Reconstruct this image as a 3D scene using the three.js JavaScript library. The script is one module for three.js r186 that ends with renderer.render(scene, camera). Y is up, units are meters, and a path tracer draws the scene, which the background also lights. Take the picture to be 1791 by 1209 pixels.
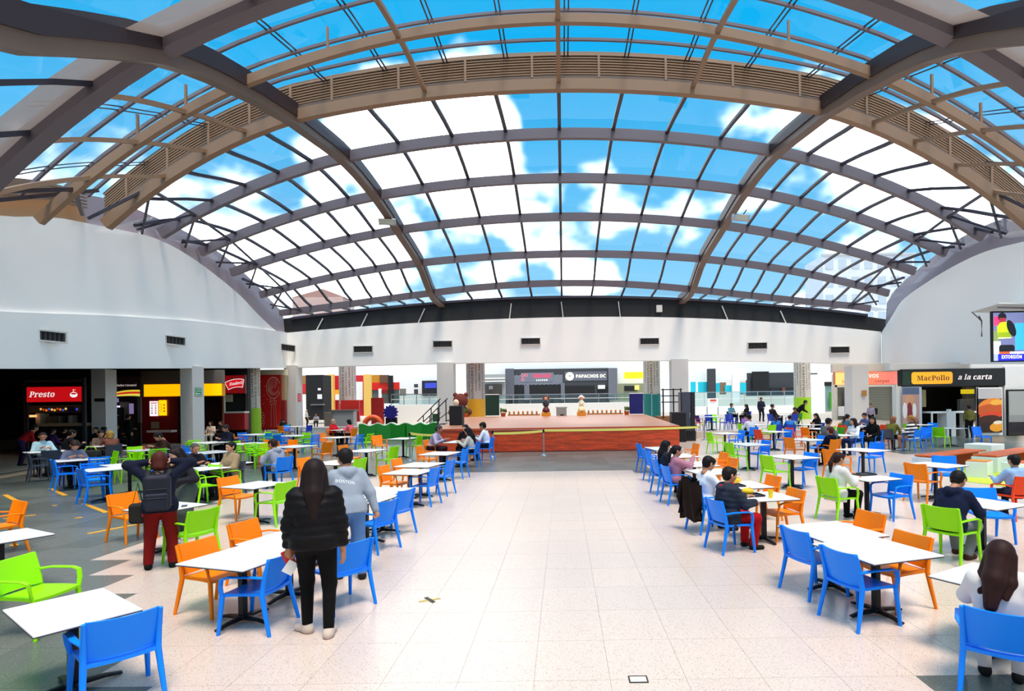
import * as THREE from 'three';
import { RoundedBoxGeometry } from 'three/addons/geometries/RoundedBoxGeometry.js';
import { mergeGeometries, mergeVertices, toCreasedNormals } from 'three/addons/utils/BufferGeometryUtils.js';
import { MarchingCubes } from 'three/addons/objects/MarchingCubes.js';

const scene = new THREE.Scene();

// ---------- camera: eye 2.2 m above the hall floor, looking down -z, rising lens, slight roll ----------
const camera = new THREE.PerspectiveCamera(2 * Math.atan(0.702) * 180 / Math.PI, 1970 / 1404, 0.1, 400);
camera.position.set(0, 2.2, 0);
camera.rotation.z = -0.8 * Math.PI / 180;
camera.setViewOffset(1970, 1404, 0, 0, 1791, 1209);

// ---------- renderer and exposure ----------
const renderer = new THREE.WebGLRenderer({ antialias: true });
renderer.toneMapping = THREE.LinearToneMapping;
renderer.toneMappingExposure = 1.5;
renderer.shadowMap.enabled = true;

// ---------- helpers for noise ----------
let seed = 7;
const rnd = () => { seed = (seed * 1664525 + 1013904223) >>> 0; return seed / 4294967296; };
const PERM = new Uint8Array(512);
{ const p = [...Array(256).keys()]; for (let i = 255; i > 0; i--) { const j = Math.floor(rnd() * (i + 1)); [p[i], p[j]] = [p[j], p[i]]; } for (let i = 0; i < 512; i++) PERM[i] = p[i & 255]; }
const fade = t => t * t * t * (t * (t * 6 - 15) + 10);
function vnoise(x, y, z = 0) {
  const xi = Math.floor(x), yi = Math.floor(y), zi = Math.floor(z), u = fade(x - xi), v = fade(y - yi), w = fade(z - zi);
  const g = (a, b, c) => PERM[(PERM[(PERM[a & 255] + b) & 255] + c) & 255] / 255;
  const L = (a, b, t) => a + (b - a) * t;
  return L(L(L(g(xi, yi, zi), g(xi + 1, yi, zi), u), L(g(xi, yi + 1, zi), g(xi + 1, yi + 1, zi), u), v),
    L(L(g(xi, yi, zi + 1), g(xi + 1, yi, zi + 1), u), L(g(xi, yi + 1, zi + 1), g(xi + 1, yi + 1, zi + 1), u), v), w);
}
const fbm = (x, y, z, n = 5) => { let a = 0, s = 0.5; for (let i = 0; i < n; i++) { a += s * vnoise(x, y, z); x *= 2.03; y *= 2.03; z *= 2.03; s *= 0.5; } return a; };

// ---------- sky: blue with bright broken clouds all round ----------
{
  const W = 2048, Hh = 1024, data = new Float32Array(W * Hh * 4);
  // cloud banks in view: [x, y, -z, radius, strength] directions; the same kind of banks goes on all round
  const banks = [[-0.13, 0.475, 1, 0.1, 0.52], [-0.27, 0.45, 1, 0.12, 0.5], [-0.18, 0.36, 1, 0.13, 0.36], [-0.3, 0.3, 1, 0.12, 0.28], [-0.65, 0.36, 1, 0.16, 0.42], [-0.5, 0.28, 1, 0.16, 0.3], [-0.42, 0.39, 1, 0.1, 0.26],
    [0.16, 0.52, 1, 0.06, 0.22], [0.52, 0.43, 1, 0.13, 0.3], [0.4, 0.34, 1, 0.14, 0.26], [0.62, 0.38, 1, 0.14, 0.3], [0.1, 0.32, 1, 0.09, 0.2], [0.3, 0.44, 1, 0.06, 0.2], [-0.1, 0.25, 1, 0.12, 0.16], [0.75, 0.3, 1, 0.16, 0.3],
    [-0.9, 0.3, 1, 0.16, 0.25], [-0.36, 0.2, 1, 0.14, 0.24], [-0.2, 0.22, 1, 0.12, 0.22], [-0.08, 0.4, 1, 0.08, 0.24], [0.05, 0.24, 1, 0.1, 0.16], [0.25, 0.26, 1, 0.12, 0.2], [0.5, 0.24, 1, 0.14, 0.26], [-0.56, 0.44, 1, 0.1, 0.2]].map(([x, y, z, r, s]) => { const l = Math.hypot(x, y, z); return [x / l, y / l, -z / l, r, s]; });
  for (let k = 0; k < 84; k++) { // unseen banks outside the frame, more added to whiten and lift the light
    const az = rnd() * 6.283, el = 0.12 + rnd() * 1.2, d = [Math.cos(el) * Math.cos(az), Math.sin(el), Math.cos(el) * Math.sin(az)];
    if (d[2] < -0.45 && el < 0.75) continue;
    banks.push([...d, 0.1 + 0.09 * rnd(), 0.2 + 0.22 * rnd()]);
  }
  for (let j = 0; j < Hh; j++) for (let i = 0; i < W; i++) {
    const el = ((j + 0.5) / Hh - 0.5) * Math.PI, az = ((i + 0.5) / W - 0.5) * 2 * Math.PI;
    const x = Math.cos(el) * Math.cos(az), y = Math.sin(el), z = Math.cos(el) * Math.sin(az);
    const k = (j * W + i) * 4; data[k + 3] = 1;
    if (y < 0) { data[k] = data[k + 1] = data[k + 2] = 0.5; continue; }
    let b = 0;
    const wx = x + 0.05 * (fbm(x * 9, y * 9, z * 9, 3) - 0.5), wy = y + 0.05 * (fbm(x * 9 + 7, y * 9, z * 9, 3) - 0.5), wz = z;
    for (const [cx, cy, cz, r, s] of banks) { const d2 = (wx - cx) ** 2 + (wy - cy) ** 2 + (wz - cz) ** 2; if (d2 < r * r * 9) b = Math.max(b, s * Math.exp(-d2 / (r * r))); }
    const n = fbm(x * 6 + 17, y * 9 + 5, z * 6, 5);
    const cl = Math.min(1, Math.max(0, (n + b - 0.635 - 0.14 * Math.min(1, Math.max(0, (y - 0.36) / 0.16))) / 0.28));
    const h = Math.min(1, Math.max(0, (y - 0.12) / 0.43)), g = Math.pow(1 - h, 1.6);
    const blue = [0.002 + 0.25 * g, 0.31 + 0.2 * g, 0.63 + 0.08 * g], w = 4.1;
    const t = cl * cl * (3 - 2 * cl);
    for (let c = 0; c < 3; c++) data[k + c] = blue[c] * (1 - t) + w * [0.98, 0.99, 1][c] * t;
  }
  const sky = new THREE.DataTexture(data, W, Hh, THREE.RGBAFormat, THREE.FloatType);
  sky.mapping = THREE.EquirectangularReflectionMapping; sky.magFilter = THREE.LinearFilter; sky.needsUpdate = true;
  scene.background = sky; scene.environment = sky;
}

// ---------- sun behind thin cloud: wide and soft ----------
const sun = new THREE.DirectionalLight(0xffeedb, 2.9);
sun.position.set(8, 58, 0); sun.target.position.set(0, 0, -18); sun.shadow.radius = 36; sun.castShadow = true;
Object.assign(sun.shadow.camera, { left: -60, right: 60, top: 70, bottom: -70, near: 1, far: 160 });
scene.add(sun, sun.target);

// ---------- object helpers ----------
const taken = {};
function numbered(name) { taken[name] = (taken[name] ?? -1) + 1; return taken[name] ? name + '_' + String(taken[name]).padStart(3, '0') : name; }
function obj(name, geo, mat, parent) { const m = new THREE.Mesh(Array.isArray(geo) ? merge(geo) : geo, mat); m.name = parent ? name : numbered(name); m.castShadow = m.receiveShadow = true; (parent || scene).add(m); return m; }
function tag(o, label, category, group) { o.userData.label = label; if (category) o.userData.category = category; if (group) o.userData.group = group; return o; }
function thing(name, label, category, [x, y, z] = [0, 0, 0], rot = 0, group) { const o = new THREE.Group(); o.name = numbered(name); o.position.set(x, y, z); o.rotation.y = rot; scene.add(o); return tag(o, label, category, group); }
function structure(name, geo, mat) { const o = geo ? obj(name, geo, mat) : new THREE.Group(); if (!geo) { o.name = numbered(name); scene.add(o); } o.userData.kind = 'structure'; return o; }
function merge(list) { const g = list.map(a => { const b = a.index ? a.toNonIndexed() : a.clone(); for (const k of Object.keys(b.attributes)) if (!['position', 'normal', 'uv'].includes(k)) b.deleteAttribute(k); if (!b.attributes.uv) b.setAttribute('uv', new THREE.BufferAttribute(new Float32Array(b.attributes.position.count * 2), 2)); return b; }); return mergeGeometries(g); }
const at = (g, x, y, z, ry = 0, rx = 0, rz = 0) => { const m = new THREE.Matrix4().makeRotationFromEuler(new THREE.Euler(rx, ry, rz, 'YXZ')); m.setPosition(x, y, z); return g.clone().applyMatrix4(m); };
const box = (w, h, d, r = 0) => r ? new RoundedBoxGeometry(w, h, d, 2, r) : new THREE.BoxGeometry(w, h, d);
const V = (x, y, z) => new THREE.Vector3(x, y, z);
// a bar of rectangular section (w across, h upright) along a polyline
function sweep(pts, w, h, opt = {}) {
  const P = pts.map(p => Array.isArray(p) ? V(...p) : p), n = P.length, sides = opt.round ? 8 : 4, pos = [], up0 = opt.up || V(0, 1, 0);
  const rings = P.map((p, i) => {
    const t = P[Math.min(n - 1, i + 1)].clone().sub(P[Math.max(0, i - 1)]).normalize();
    let s = t.clone().cross(up0); if (s.lengthSq() < 1e-6) s = V(1, 0, 0); s.normalize(); const u = s.clone().cross(t).normalize();
    const ww = (Array.isArray(w) ? w[i] : w) / 2, hh = (Array.isArray(h) ? h[i] : h) / 2, q = 0.55;
    const prof = sides === 4 ? [[1, 1], [-1, 1], [-1, -1], [1, -1]] : [[1, q], [q, 1], [-q, 1], [-1, q], [-1, -q], [-q, -1], [q, -1], [1, -q]];
    return prof.map(([a, b]) => p.clone().addScaledVector(s, a * ww).addScaledVector(u, b * hh));
  });
  const tri = (a, b, c) => { for (const v of [a, b, c]) pos.push(v.x, v.y, v.z); };
  for (let i = 0; i < n - 1; i++) for (let k = 0; k < sides; k++) { const l = (k + 1) % sides, a = rings[i][k], b = rings[i][l], c = rings[i + 1][l], d = rings[i + 1][k]; tri(a, c, b); tri(a, d, c); }
  for (let k = 1; k < sides - 1; k++) { tri(rings[0][0], rings[0][k], rings[0][k + 1]); const e = rings[n - 1]; tri(e[0], e[k + 1], e[k]); }
  const g = new THREE.BufferGeometry(); g.setAttribute('position', new THREE.Float32BufferAttribute(pos, 3));
  const f = opt.round ? toCreasedNormals(mergeVertices(g, 1e-5), 0.9) : g; if (!opt.round) f.computeVertexNormals();
  f.setAttribute('uv', new THREE.BufferAttribute(new Float32Array(f.attributes.position.count * 2), 2)); return f;
}
// a slab with thickness t along n between two edge rows of points (a and b of equal length)
function ruled(a, b, off) {
  const A = a.map(p => V(...p)), B = b.map(p => V(...p)), o = V(...off), A2 = A.map(p => p.clone().add(o)), B2 = B.map(p => p.clone().add(o)), pos = [], uv = [];
  const tri = (...v) => { for (const p of v) { pos.push(p.x, p.y, p.z); uv.push((p.x + p.z) * 0.25, p.y * 0.25); } };
  const quad = (p, q, r, s) => { tri(p, q, r); tri(p, r, s); };
  const n = A.length;
  for (let i = 0; i < n - 1; i++) { quad(A[i], A[i + 1], B[i + 1], B[i]); quad(A2[i + 1], A2[i], B2[i], B2[i + 1]); quad(A2[i], A2[i + 1], A[i + 1], A[i]); quad(B[i], B[i + 1], B2[i + 1], B2[i]); }
  quad(A[0], B[0], B2[0], A2[0]); quad(A2[n - 1], B2[n - 1], B[n - 1], A[n - 1]);
  const g = new THREE.BufferGeometry(); g.setAttribute('position', new THREE.Float32BufferAttribute(pos, 3)); g.setAttribute('uv', new THREE.Float32BufferAttribute(uv, 2)); g.computeVertexNormals(); return g;
}
const lathe = (pts, n = 24) => new THREE.LatheGeometry(pts.map(p => new THREE.Vector2(...p)), n);
const cyl = (r0, r1, h, n = 20) => new THREE.CylinderGeometry(r0, r1, h, n);

// ---------- materials ----------
const mat = (color, roughness = 0.7, o = {}) => { const side = THREE.DoubleSide; return new THREE.MeshPhysicalMaterial({ color, roughness, side, ...o }); };
const pixelTexture = (w, h, f, srgb = true) => { const d = new Uint8Array(w * h * 4); for (let j = 0; j < h; j++) for (let i = 0; i < w; i++) { const c = f(i, j); d.set([c[0], c[1], c[2], 255], (j * w + i) * 4); } const t = new THREE.DataTexture(d, w, h); t.wrapS = t.wrapT = THREE.RepeatWrapping; t.magFilter = THREE.LinearFilter; if (srgb) t.colorSpace = THREE.SRGBColorSpace; t.needsUpdate = true; return t; };
function terrazzo(base, chips, density) {
  const N = 512, a = new Float32Array(N * N * 3);
  for (let i = 0; i < N * N; i++) { const n = 6 * (rnd() - 0.5); for (let c = 0; c < 3; c++) a[i * 3 + c] = base[c] + n; }
  for (let k = 0; k < density; k++) {
    const cx = rnd() * N, cy = rnd() * N, r = 0.5 + rnd() * rnd() * 1.9, ch = chips[Math.floor(rnd() * chips.length)], e = 0.6 + rnd() * 0.8;
    for (let y = -5; y <= 5; y++) for (let x = -5; x <= 5; x++) if (x * x + y * y * e < r * r) { const q = (((Math.floor(cy + y) + N) % N) * N + (Math.floor(cx + x) + N) % N) * 3; for (let c = 0; c < 3; c++) a[q + c] = ch[c]; }
  }
  return pixelTexture(N, N, (i, j) => [0, 1, 2].map(c => Math.max(0, Math.min(255, a[(j * N + i) * 3 + c]))));
}
const T = {
  beige: terrazzo([216, 197, 183], [[180, 154, 136], [222, 214, 206], [132, 112, 98], [194, 166, 144], [96, 82, 74]], 7200),
  beige2: terrazzo([219, 199, 184], [[184, 158, 138], [224, 216, 208], [140, 118, 102], [192, 162, 138], [100, 84, 76]], 7200),
  grey: terrazzo([104, 110, 104], [[70, 76, 72], [150, 154, 146], [50, 54, 52], [186, 186, 176], [86, 96, 90]], 9000),
};
const M = {
  white: mat(0xf8f6f1, 0.75), pillar: mat(0xd2cec8, 0.7), beam: mat(0x6b6268, 0.5, { metalness: 0.1 }), mullion: mat(0x2d2836, 0.5), rib: mat(0x6a5648, 0.5), ribDark: mat(0x2e2024, 0.5),
  tan: mat(0x8f7259, 0.6), soffit: mat(0x8b8088, 0.8), black: mat(0x0c0b0c, 0.7), dark: mat(0x16130f, 0.8), arcade: mat(0x34302d, 0.85), interior: mat(0x6e6156, 0.85), charcoal: mat(0x3a3b3f, 0.7), brownSoffit: mat(0x9a7550, 0.8),
  glass: new THREE.MeshPhysicalMaterial({ color: 0xffffff, roughness: 0.02, transmission: 1, thickness: 0, ior: 1.2, side: THREE.DoubleSide }),
  tanFrosted: new THREE.MeshPhysicalMaterial({ color: 0x9a8a82, roughness: 0.7, transmission: 0.8, thickness: 0, side: THREE.DoubleSide }),
  rail: new THREE.MeshPhysicalMaterial({ color: 0xe6f4f4, roughness: 0.03, transmission: 1, thickness: 0, side: THREE.DoubleSide }),
  steel: mat(0xb9bcc0, 0.3, { metalness: 0.9 }), blackMetal: mat(0x151518, 0.45, { metalness: 0.4 }),
  beige: [T.beige, T.beige2].map(map => mat(0xffffff, 0.28, { map })), grey: [mat(0xffffff, 0.3, { map: T.grey }), mat(0xe4e8e4, 0.3, { map: T.grey })], tanFloor: mat(0xc2a98a, 0.5),
  wood: null,
};

// ================= THE HALL: floor =================
const inside = (x, z, poly) => { let r = false; for (let i = 0, j = poly.length - 2; i < poly.length; j = i, i += 2) { const xi = poly[i], zi = poly[i + 1], xj = poly[j], zj = poly[j + 1]; if ((zi > z) !== (zj > z) && x < (xj - xi) * (z - zi) / (zj - zi) + xi) r = !r; } return r; };
const greyZones = [
  [-3.0, -3.2, -3.30, -4.43, -4.54, -5.52, -6.13, -7.37, -6.62, -8.40, -6.89, -9.33, -7.77, -12.08, -7.76, -13.11, -8.60, -17.31, -5.26, -18.33, 2.66, -17.58, 4.79, -29.22, -30, -60, -30, -3.2],
  [16.26, -29.89, 12.88, -22.44, 13.91, -20.06, 14.24, -17.71, 25.58, -31.77, 18.57, -32.34],
  [2.9, -3, 3.01, -4.26, 3.42, -4.58, 3.83, -4.74, 12, -6, 12, -3],
];
const zone = (x, z) => x < -14.6 + 0.2 * z ? 'tan' : greyZones.some(p => inside(x, z, p)) ? 'grey' : 'beige';
const floor = structure('floor');
{
  const base = obj('floor_slab', at(box(110, 0.5, 125), 3, -0.258, -50), mat(0xb3a496, 0.8), floor);
  base.userData.label = 'pale screed under the terrazzo tiles';
  const TX = 0.6, TZ = 0.75, tiles = [];
  for (let i = -48; i < 58; i++) for (let j = 4; j < 78; j++) { const x = (i + 0.5) * TX - 0.26, z = -(j - 6.5) * TZ; tiles.push({ x, z, i, j, k: zone(x, z) }); }
  const seen = t => { const Z = -t.z; if (Z < 3.9) return 0; const px = 985 + 1000 * t.x / Z; return px > -40 && px < 1831 ? 1 / (Z * Z) : 0; };
  tiles.sort((a, b) => seen(b) - seen(a));
  const variants = [...Array(6)].map((_, v) => { const g = new THREE.BoxGeometry(TX - 0.0025, 0.012, TZ - 0.003), uv = g.attributes.uv, p = g.attributes.position; for (let i = 0; i < uv.count; i++) uv.setXY(i, (p.getX(i) + v * 0.37) / 0.9, (p.getZ(i) + v * 0.53) / 0.9); return g; });
  const rest = {}, count = { grey: 0, beige: 0 };
  for (const t of tiles) {
    if (t.k === 'tan') continue;
    const v = Math.floor(rnd() * 6), m = Math.floor(rnd() * 2);
    if (count[t.k] < (t.k === 'grey' ? 130 : 300) && seen(t)) { count[t.k]++; const o = obj('floor_tile_' + (t.k === 'grey' ? 'grey' : 'beige'), variants[v], M[t.k][m], floor); o.position.set(t.x, -0.006, t.z); }
    else (rest[t.k + m] ||= []).push(at(variants[v], t.x, -0.006, t.z));
  }
  for (const k in rest) { const o = obj('far_floor_tiles', rest[k], M[k.slice(0, -1)][+k.slice(-1)], floor); o.userData.kind = 'stuff'; o.userData.label = 'terrazzo floor tiles farther back'; }
  const tanShape = [[-13.9, 4], [-14.5, -3], [-17.4, -16], [-25, -50], [-40, -50], [-40, 4]].map(([x, z]) => new THREE.Vector2(x, -z));
  const tf = new THREE.ExtrudeGeometry(new THREE.Shape(tanShape), { depth: 0.03, bevelEnabled: false }); tf.rotateX(-Math.PI / 2);
  obj('arcade_paving', at(tf, 0, -0.012, 0), M.tanFloor, floor).userData.label = 'tan paving along the left shops';
  obj('paving_joint', sweep([[-15.6, 0.02, -4], [-18.6, 0.02, -18], [-20.6, 0.02, -28]], 0.12, 0.012), M.dark, floor).userData.label = 'dark joint line in the tan paving';
}

// ================= side walls, gables and fascias =================
const XL = Z => -13.9 - 0.2 * Z, XR = Z => 11.4 + 0.328 * Z;
const lerpTable = tb => z => { if (z <= tb[0][0]) return tb[0][1]; for (let i = 1; i < tb.length; i++) if (z <= tb[i][0]) { const [a, b] = tb[i - 1], [c, d] = tb[i]; return b + (d - b) * (z - a) / (c - a); } return tb[tb.length - 1][1]; };
const smoothTable = tb => { // Catmull-Rom through the table
  const f = (i) => tb[Math.max(0, Math.min(tb.length - 1, i))];
  return z => { if (z <= tb[0][0]) return tb[0][1]; if (z >= tb[tb.length - 1][0]) return tb[tb.length - 1][1]; let i = 1; while (tb[i][0] < z) i++; const [p0, p1, p2, p3] = [f(i - 2), f(i - 1), f(i), f(i + 1)], t = (z - p1[0]) / (p2[0] - p1[0]), dx = p2[0] - p1[0];
    const m1 = (p2[1] - p0[1]) / (p2[0] - p0[0] || 1) * dx, m2 = (p3[1] - p1[1]) / (p3[0] - p1[0] || 1) * dx, t2 = t * t, t3 = t2 * t;
    return (2 * t3 - 3 * t2 + 1) * p1[1] + (t3 - 2 * t2 + t) * m1 + (-2 * t3 + 3 * t2) * p2[1] + (t3 - t2) * m2; };
};
const lowL = lerpTable([[-4, 2.9], [17.7, 3.45], [51, 5.5]]), ledgeL = lerpTable([[-4, 3.8], [17.7, 5.22], [23.8, 6.03], [31.2, 6.88], [48.8, 8.45], [51, 8.5]]);
const gableL = smoothTable([[-4, 4.6], [4, 5.6], [11, 7.0], [17.7, 8.2], [20.3, 9.0], [22.8, 9.5], [24.9, 9.9], [27.3, 10.3], [30.3, 10.42], [34, 10.2], [38.8, 9.65], [42, 9.0], [46, 8.35], [50.5, 7.9]]);
const lowR = lerpTable([[-4, 2.6], [23.8, 3.48], [48.7, 4.93], [51, 5.0]]);
const gableR = smoothTable([[-4, 4.6], [4, 5.6], [14, 7.2], [20, 8.0], [23.8, 8.57], [27.3, 9.1], [31, 9.38], [36, 9.5], [42.7, 9.35], [46, 8.6], [49.5, 7.75]]);
const steps = (a, b, n) => [...Array(n + 1)].map((_, i) => a + (b - a) * i / n);
{
  const zs = steps(-4, 50.3, 48);
  const wl = structure('wall_left');
  obj('gable_panel', ruled(zs.map(z => [XL(z) - 0.12, lowL(z) + 0.3, -z]), zs.map(z => [XL(z) - 0.12, gableL(z), -z]), [-0.35, 0, 0]), M.white, wl);
  obj('fascia', ruled(zs.map(z => [XL(z), lowL(z), -z]), zs.map(z => [XL(z), ledgeL(z), -z]), [-0.8, 0, 0]), M.white, wl);
  const wr = structure('wall_right'), zr = steps(-4, 49.5, 48);
  obj('gable_panel', ruled(zr.map(z => [XR(z), lowR(z), -z]), zr.map(z => [XR(z), gableR(z), -z]), [0.6, 0, 0]), M.white, wr);
  // grey soffit bands between the white gable and the glass
  const zb = steps(22.6, 50, 30), topL = smoothTable([[22.6, 9.9], [24.6, 10.4], [27.9, 10.8], [32.3, 11.15], [37.3, 11.15], [42.6, 10.65], [48.4, 9.75], [50, 9.6]]);
  obj('gable_soffit', ruled(zb.map(z => [XL(z) - 0.3, gableL(z) - 0.1, -z]), zb.map(z => [XL(z) - 0.5, Math.max(topL(z), gableL(z)) + 0.75, -z]), [-0.2, 0, 0]), M.soffit, wl);
  const topR = smoothTable([[22, 8.85], [27.7, 9.9], [32.9, 10.4], [39.4, 10.45], [46.7, 10.2], [49.5, 9.6]]), zq = steps(20, 49.5, 30);
  obj('gable_soffit', ruled(zq.map(z => [XR(z) + 0.3, gableR(z) - 0.1, -z]), zq.map(z => [XR(z) + 0.5, Math.max(topR(z), gableR(z)) + 0.7, -z]), [0.2, 0, 0]), M.soffit, wr);
  // front wall behind the camera and the wall pieces that close the left end of the monitor
  const zm = steps(13, 22.6, 10);
  obj('monitor_end_soffit', ruled(zm.map(z => [XL(z) - 0.3, gableL(z) - 0.05, -z]), zm.map(z => [XL(z) - 0.5, gableL(z) + 0.65, -z]), [-0.2, 0, 0]), M.brownSoffit, wl);
  structure('wall_front', at(box(34, 9, 0.4), -1, 4.4, 4.2), M.white);
  structure('wall_side_low', [at(box(0.4, 5, 8), -13.6, 2.5, 0.2), at(box(0.4, 5, 8), 11.2, 2.5, 0.2)], M.white);
  // back fascia
  const xs = steps(-23.9, 27.6, 40), f = (x, l, c, r) => x < 1.5 ? c + (l - c) * ((x - 1.5) / 25.4) ** 2 : c + (r - c) * ((x - 1.5) / 26.1) ** 2;
  const wb = structure('wall_back');
  obj('fascia', ruled(xs.map(x => [x, f(x, 5.44, 5.66, 4.97), -49.5]), xs.map(x => [x, f(x, 8.46, 9.48, 7.84), -49.5]), [0, 0, -0.9]), M.white, wb);
  obj('dark_gutter', ruled(xs.map(x => [x * 1.035, f(x, 8.35, 9.4, 7.7), -50.1]), xs.map(x => [x * 1.035, f(x, 9.75, 11.25, 8.95), -50.1]), [0, 0, -0.4]), M.black, wb).userData.label = 'black gutter band under the glass';
  for (const x of [-21.5, -17.6, -12.6, -4.6, 0.1, 5.1, 14.5, 19.6]) obj('gutter_strut', sweep([[x, f(x, 8.5, 9.5, 7.85), -50], [x + (x < 0 ? 0.6 : -0.5) * (Math.abs(x) > 8 ? 1 : 0.3), f(x, 9.5, 10.9, 8.7), -50]], 0.07, 0.07), M.pillar, wb);
  obj('junction_box', at(box(0.5, 0.6, 0.15), 8.50, 10.17, -49.90), M.pillar, wb);
}

// ================= vaulted glass roof =================
const hc = smoothTable([[-4, 7.6], [0, 8.6], [5, 10.2], [10.7, 12.6], [15, 14.2], [18.85, 14.8], [22.5, 14.75], [28, 15.3], [32.8, 15.0], [37.2, 14.2], [42.5, 13.15], [46.2, 11.75], [50.2, 11.3]]);
const k10 = lerpTable([[-4, 0.012], [0, 0.015], [5, 0.022], [10.7, 0.03], [15, 0.0236], [18.85, 0.0181], [22.5, 0.0099], [28, 0.009], [32.8, 0.0077], [37.2, 0.0064], [42.5, 0.0047], [46.2, 0.006], [50.2, 0.003]]);
const k20 = lerpTable([[-4, 0.012], [0, 0.015], [5, 0.022], [10.7, 0.032], [15, 0.030], [18.85, 0.0232], [22.5, 0.0182], [28, 0.0122], [32.8, 0.0091], [37.2, 0.0071], [42.5, 0.0053], [46.2, 0.0045], [50.2, 0.0028]]);
const roofY = (x, z) => { const a = Math.abs(x), t = Math.max(0, Math.min(1.4, (a - 10.5) / 9.5)); return hc(z) - (k10(z) + (k20(z) - k10(z)) * t) * x * x; };
const endL = smoothTable([[-4, -13.3], [10, -15.9], [15, -16.9], [18.85, -17.2], [22.5, -17.9], [28, -19.6], [32.8, -20.7], [37.2, -21.5], [42.5, -22.4], [46.2, -22.8], [50.2, -23.7]]);
const endR = smoothTable([[-4, 10.2], [10, 14.7], [15, 16.4], [18.85, 17.4], [22.5, 18.6], [28, 20.7], [32.8, 22.1], [37.2, 23.0], [42.5, 24.3], [46.2, 24.9], [50.2, 26.8]]);
const roof = structure('ceiling'); roof.userData.label = 'vaulted glass roof on brown steel arches';
const strip = (z, x0, x1, n, dy = 0) => steps(x0, x1, n).map(x => [x, roofY(x, z) + dy, -z]);
const run = (x, z0, z1, n, dy = 0) => steps(z0, z1, n).map(z => [x, roofY(x, z) + dy, -z]);
{
  const purlins = [28, 32.8, 37.2, 42.5, 46.2];
  for (const z of purlins) obj('purlin', sweep(strip(z, endL(z), endR(z), 44), 0.26, 0.5), M.beam, roof);
  obj('eaves_bar', sweep(strip(50, endL(50), endR(50), 40), 0.2, 0.2), M.mullion, roof);
  // mullions: wide bays between the ribs, narrow bays outside
  const cols = []; for (let i = -3; i <= 3; i++) cols.push(i * 2.62); for (let i = 1; i <= 8; i++) { cols.push(-10.5 - i * 1.62, 10.5 + i * 1.62); }
  const reach = x => { let z0 = 22.6; while (z0 < 50 && (x < endL(z0) || x > endR(z0))) z0 += 0.2; return z0; };
  for (const x of cols) { const z0 = reach(x); if (z0 > 49) continue; obj('mullion', sweep(run(x, z0, 50.1, 16, 0.18), 0.13, 0.16, { up: V(1, 0, 0) }), M.mullion, roof); }
  // main arches
  for (const s of [-1, 1]) {
    const pts = run(s * 10.5, -3.5, 50.4, 44, -0.05);
    const r = obj('arch_rib', sweep(pts, 0.7, 0.44, { up: V(1, 0, 0) }), M.rib, roof); r.userData.label = 'brown steel arch';
    obj('rib_flange', sweep(run(s * 10.25, -3.5, 50.4, 44, 0.1), 0.52, 0.06, { up: V(1, 0, 0) }), M.ribDark, r);
  }
  // panes of the rear slope
  const edges = [...cols, -10.5, 10.5].sort((a, b) => a - b), rows = [22.7, ...purlins, 50];
  const pane = (x0, x1, z0, z1, dy, m = M.glass, name = 'pane') => {
    const p = [[x0, z0], [x1, z0], [x1, z1], [x0, z1]].map(([x, z]) => [x, roofY(x, z) + dy, -z]), g = new THREE.BufferGeometry();
    g.setAttribute('position', new THREE.Float32BufferAttribute([0, 1, 2, 0, 2, 3].flatMap(i => p[i]), 3)); g.computeVertexNormals(); return obj(name, g, m, roof);
  };
  for (let r = 0; r < rows.length - 1; r++) for (let i = -1; i < edges.length; i++) {
    const zm = (rows[r] + rows[r + 1]) / 2, x0 = Math.max(i < 0 ? -99 : edges[i], endL(zm) - 0.8), x1 = Math.min(i === edges.length - 1 ? 99 : edges[i + 1], endR(zm) + 0.8);
    if (x1 - x0 > 0.15) pane(x0, x1, rows[r], rows[r + 1], 0.22);
  }
  // raised monitor over the middle: tan edge beam, louvred upstand, glazing 0.95 m higher
  const zb = 22.5, n = 44, xa = endL(zb), xb = endR(zb);
  obj('edge_beam', sweep(strip(zb, xa, xb, n, -0.12), 0.3, 0.42), M.tan, roof);
  obj('edge_beam_lip', sweep(strip(zb, xa, xb, n, 0.17), 0.18, 0.12), M.rib, roof);
  for (let i = 0; i < 7; i++) obj('louvre_slat', sweep(strip(zb - 0.02, xa, xb, n, 0.3 + i * 0.105), 0.12, 0.045), M.tan, roof);
  obj('louvre_backing', ruled(strip(zb + 0.42, xa, xb, n, 0.2), strip(zb + 0.42, xa, xb, n, 1.1), [0, 0, -0.04]), M.tan, roof);
  obj('louvre_shade_cover', ruled(strip(zb - 0.1, xa, xb, n, 1.12), strip(zb + 0.46, xa, xb, n, 1.12), [0, 0.04, 0]), M.tan, roof);  // unseen top added so that shade falls behind the slats
  obj('louvre_head', sweep(strip(zb - 0.02, xa, xb, n, 1.06), 0.16, 0.1), M.tan, roof);
  for (let x = -17; x <= 18; x += Math.abs(x + 0.5) < 10 ? 2.62 : 1.62) if (x > xa && x < xb) obj('louvre_post', sweep([[x, roofY(x, zb) + 0.15, -zb + 0.08], [x, roofY(x, zb) + 1.1, -zb + 0.08]], 0.09, 0.06, { up: V(0, 0, 1) }), M.tan, roof);
  const zf = 15;
  obj('monitor_front_beam', sweep(strip(zf, endL(zf), endR(zf), n), 0.45, 0.45), M.beam, roof);
  obj('ridge_beam', sweep(strip(18.85, endL(18.85), endR(18.85), n), 0.2, 0.3), M.tan, roof);
  for (const x of [0, -5.24, 5.24, -12.3, -13.9, -15.5, 12.3, 13.9, 15.5, 17]) { const z1 = 22.4; if (x > endL(18.85) && x < endR(18.85)) obj('monitor_rafter', sweep(run(x, zf, z1, 10, -0.02), 0.13, 0.16, { up: V(1, 0, 0) }), M.tan, roof); }
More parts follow.
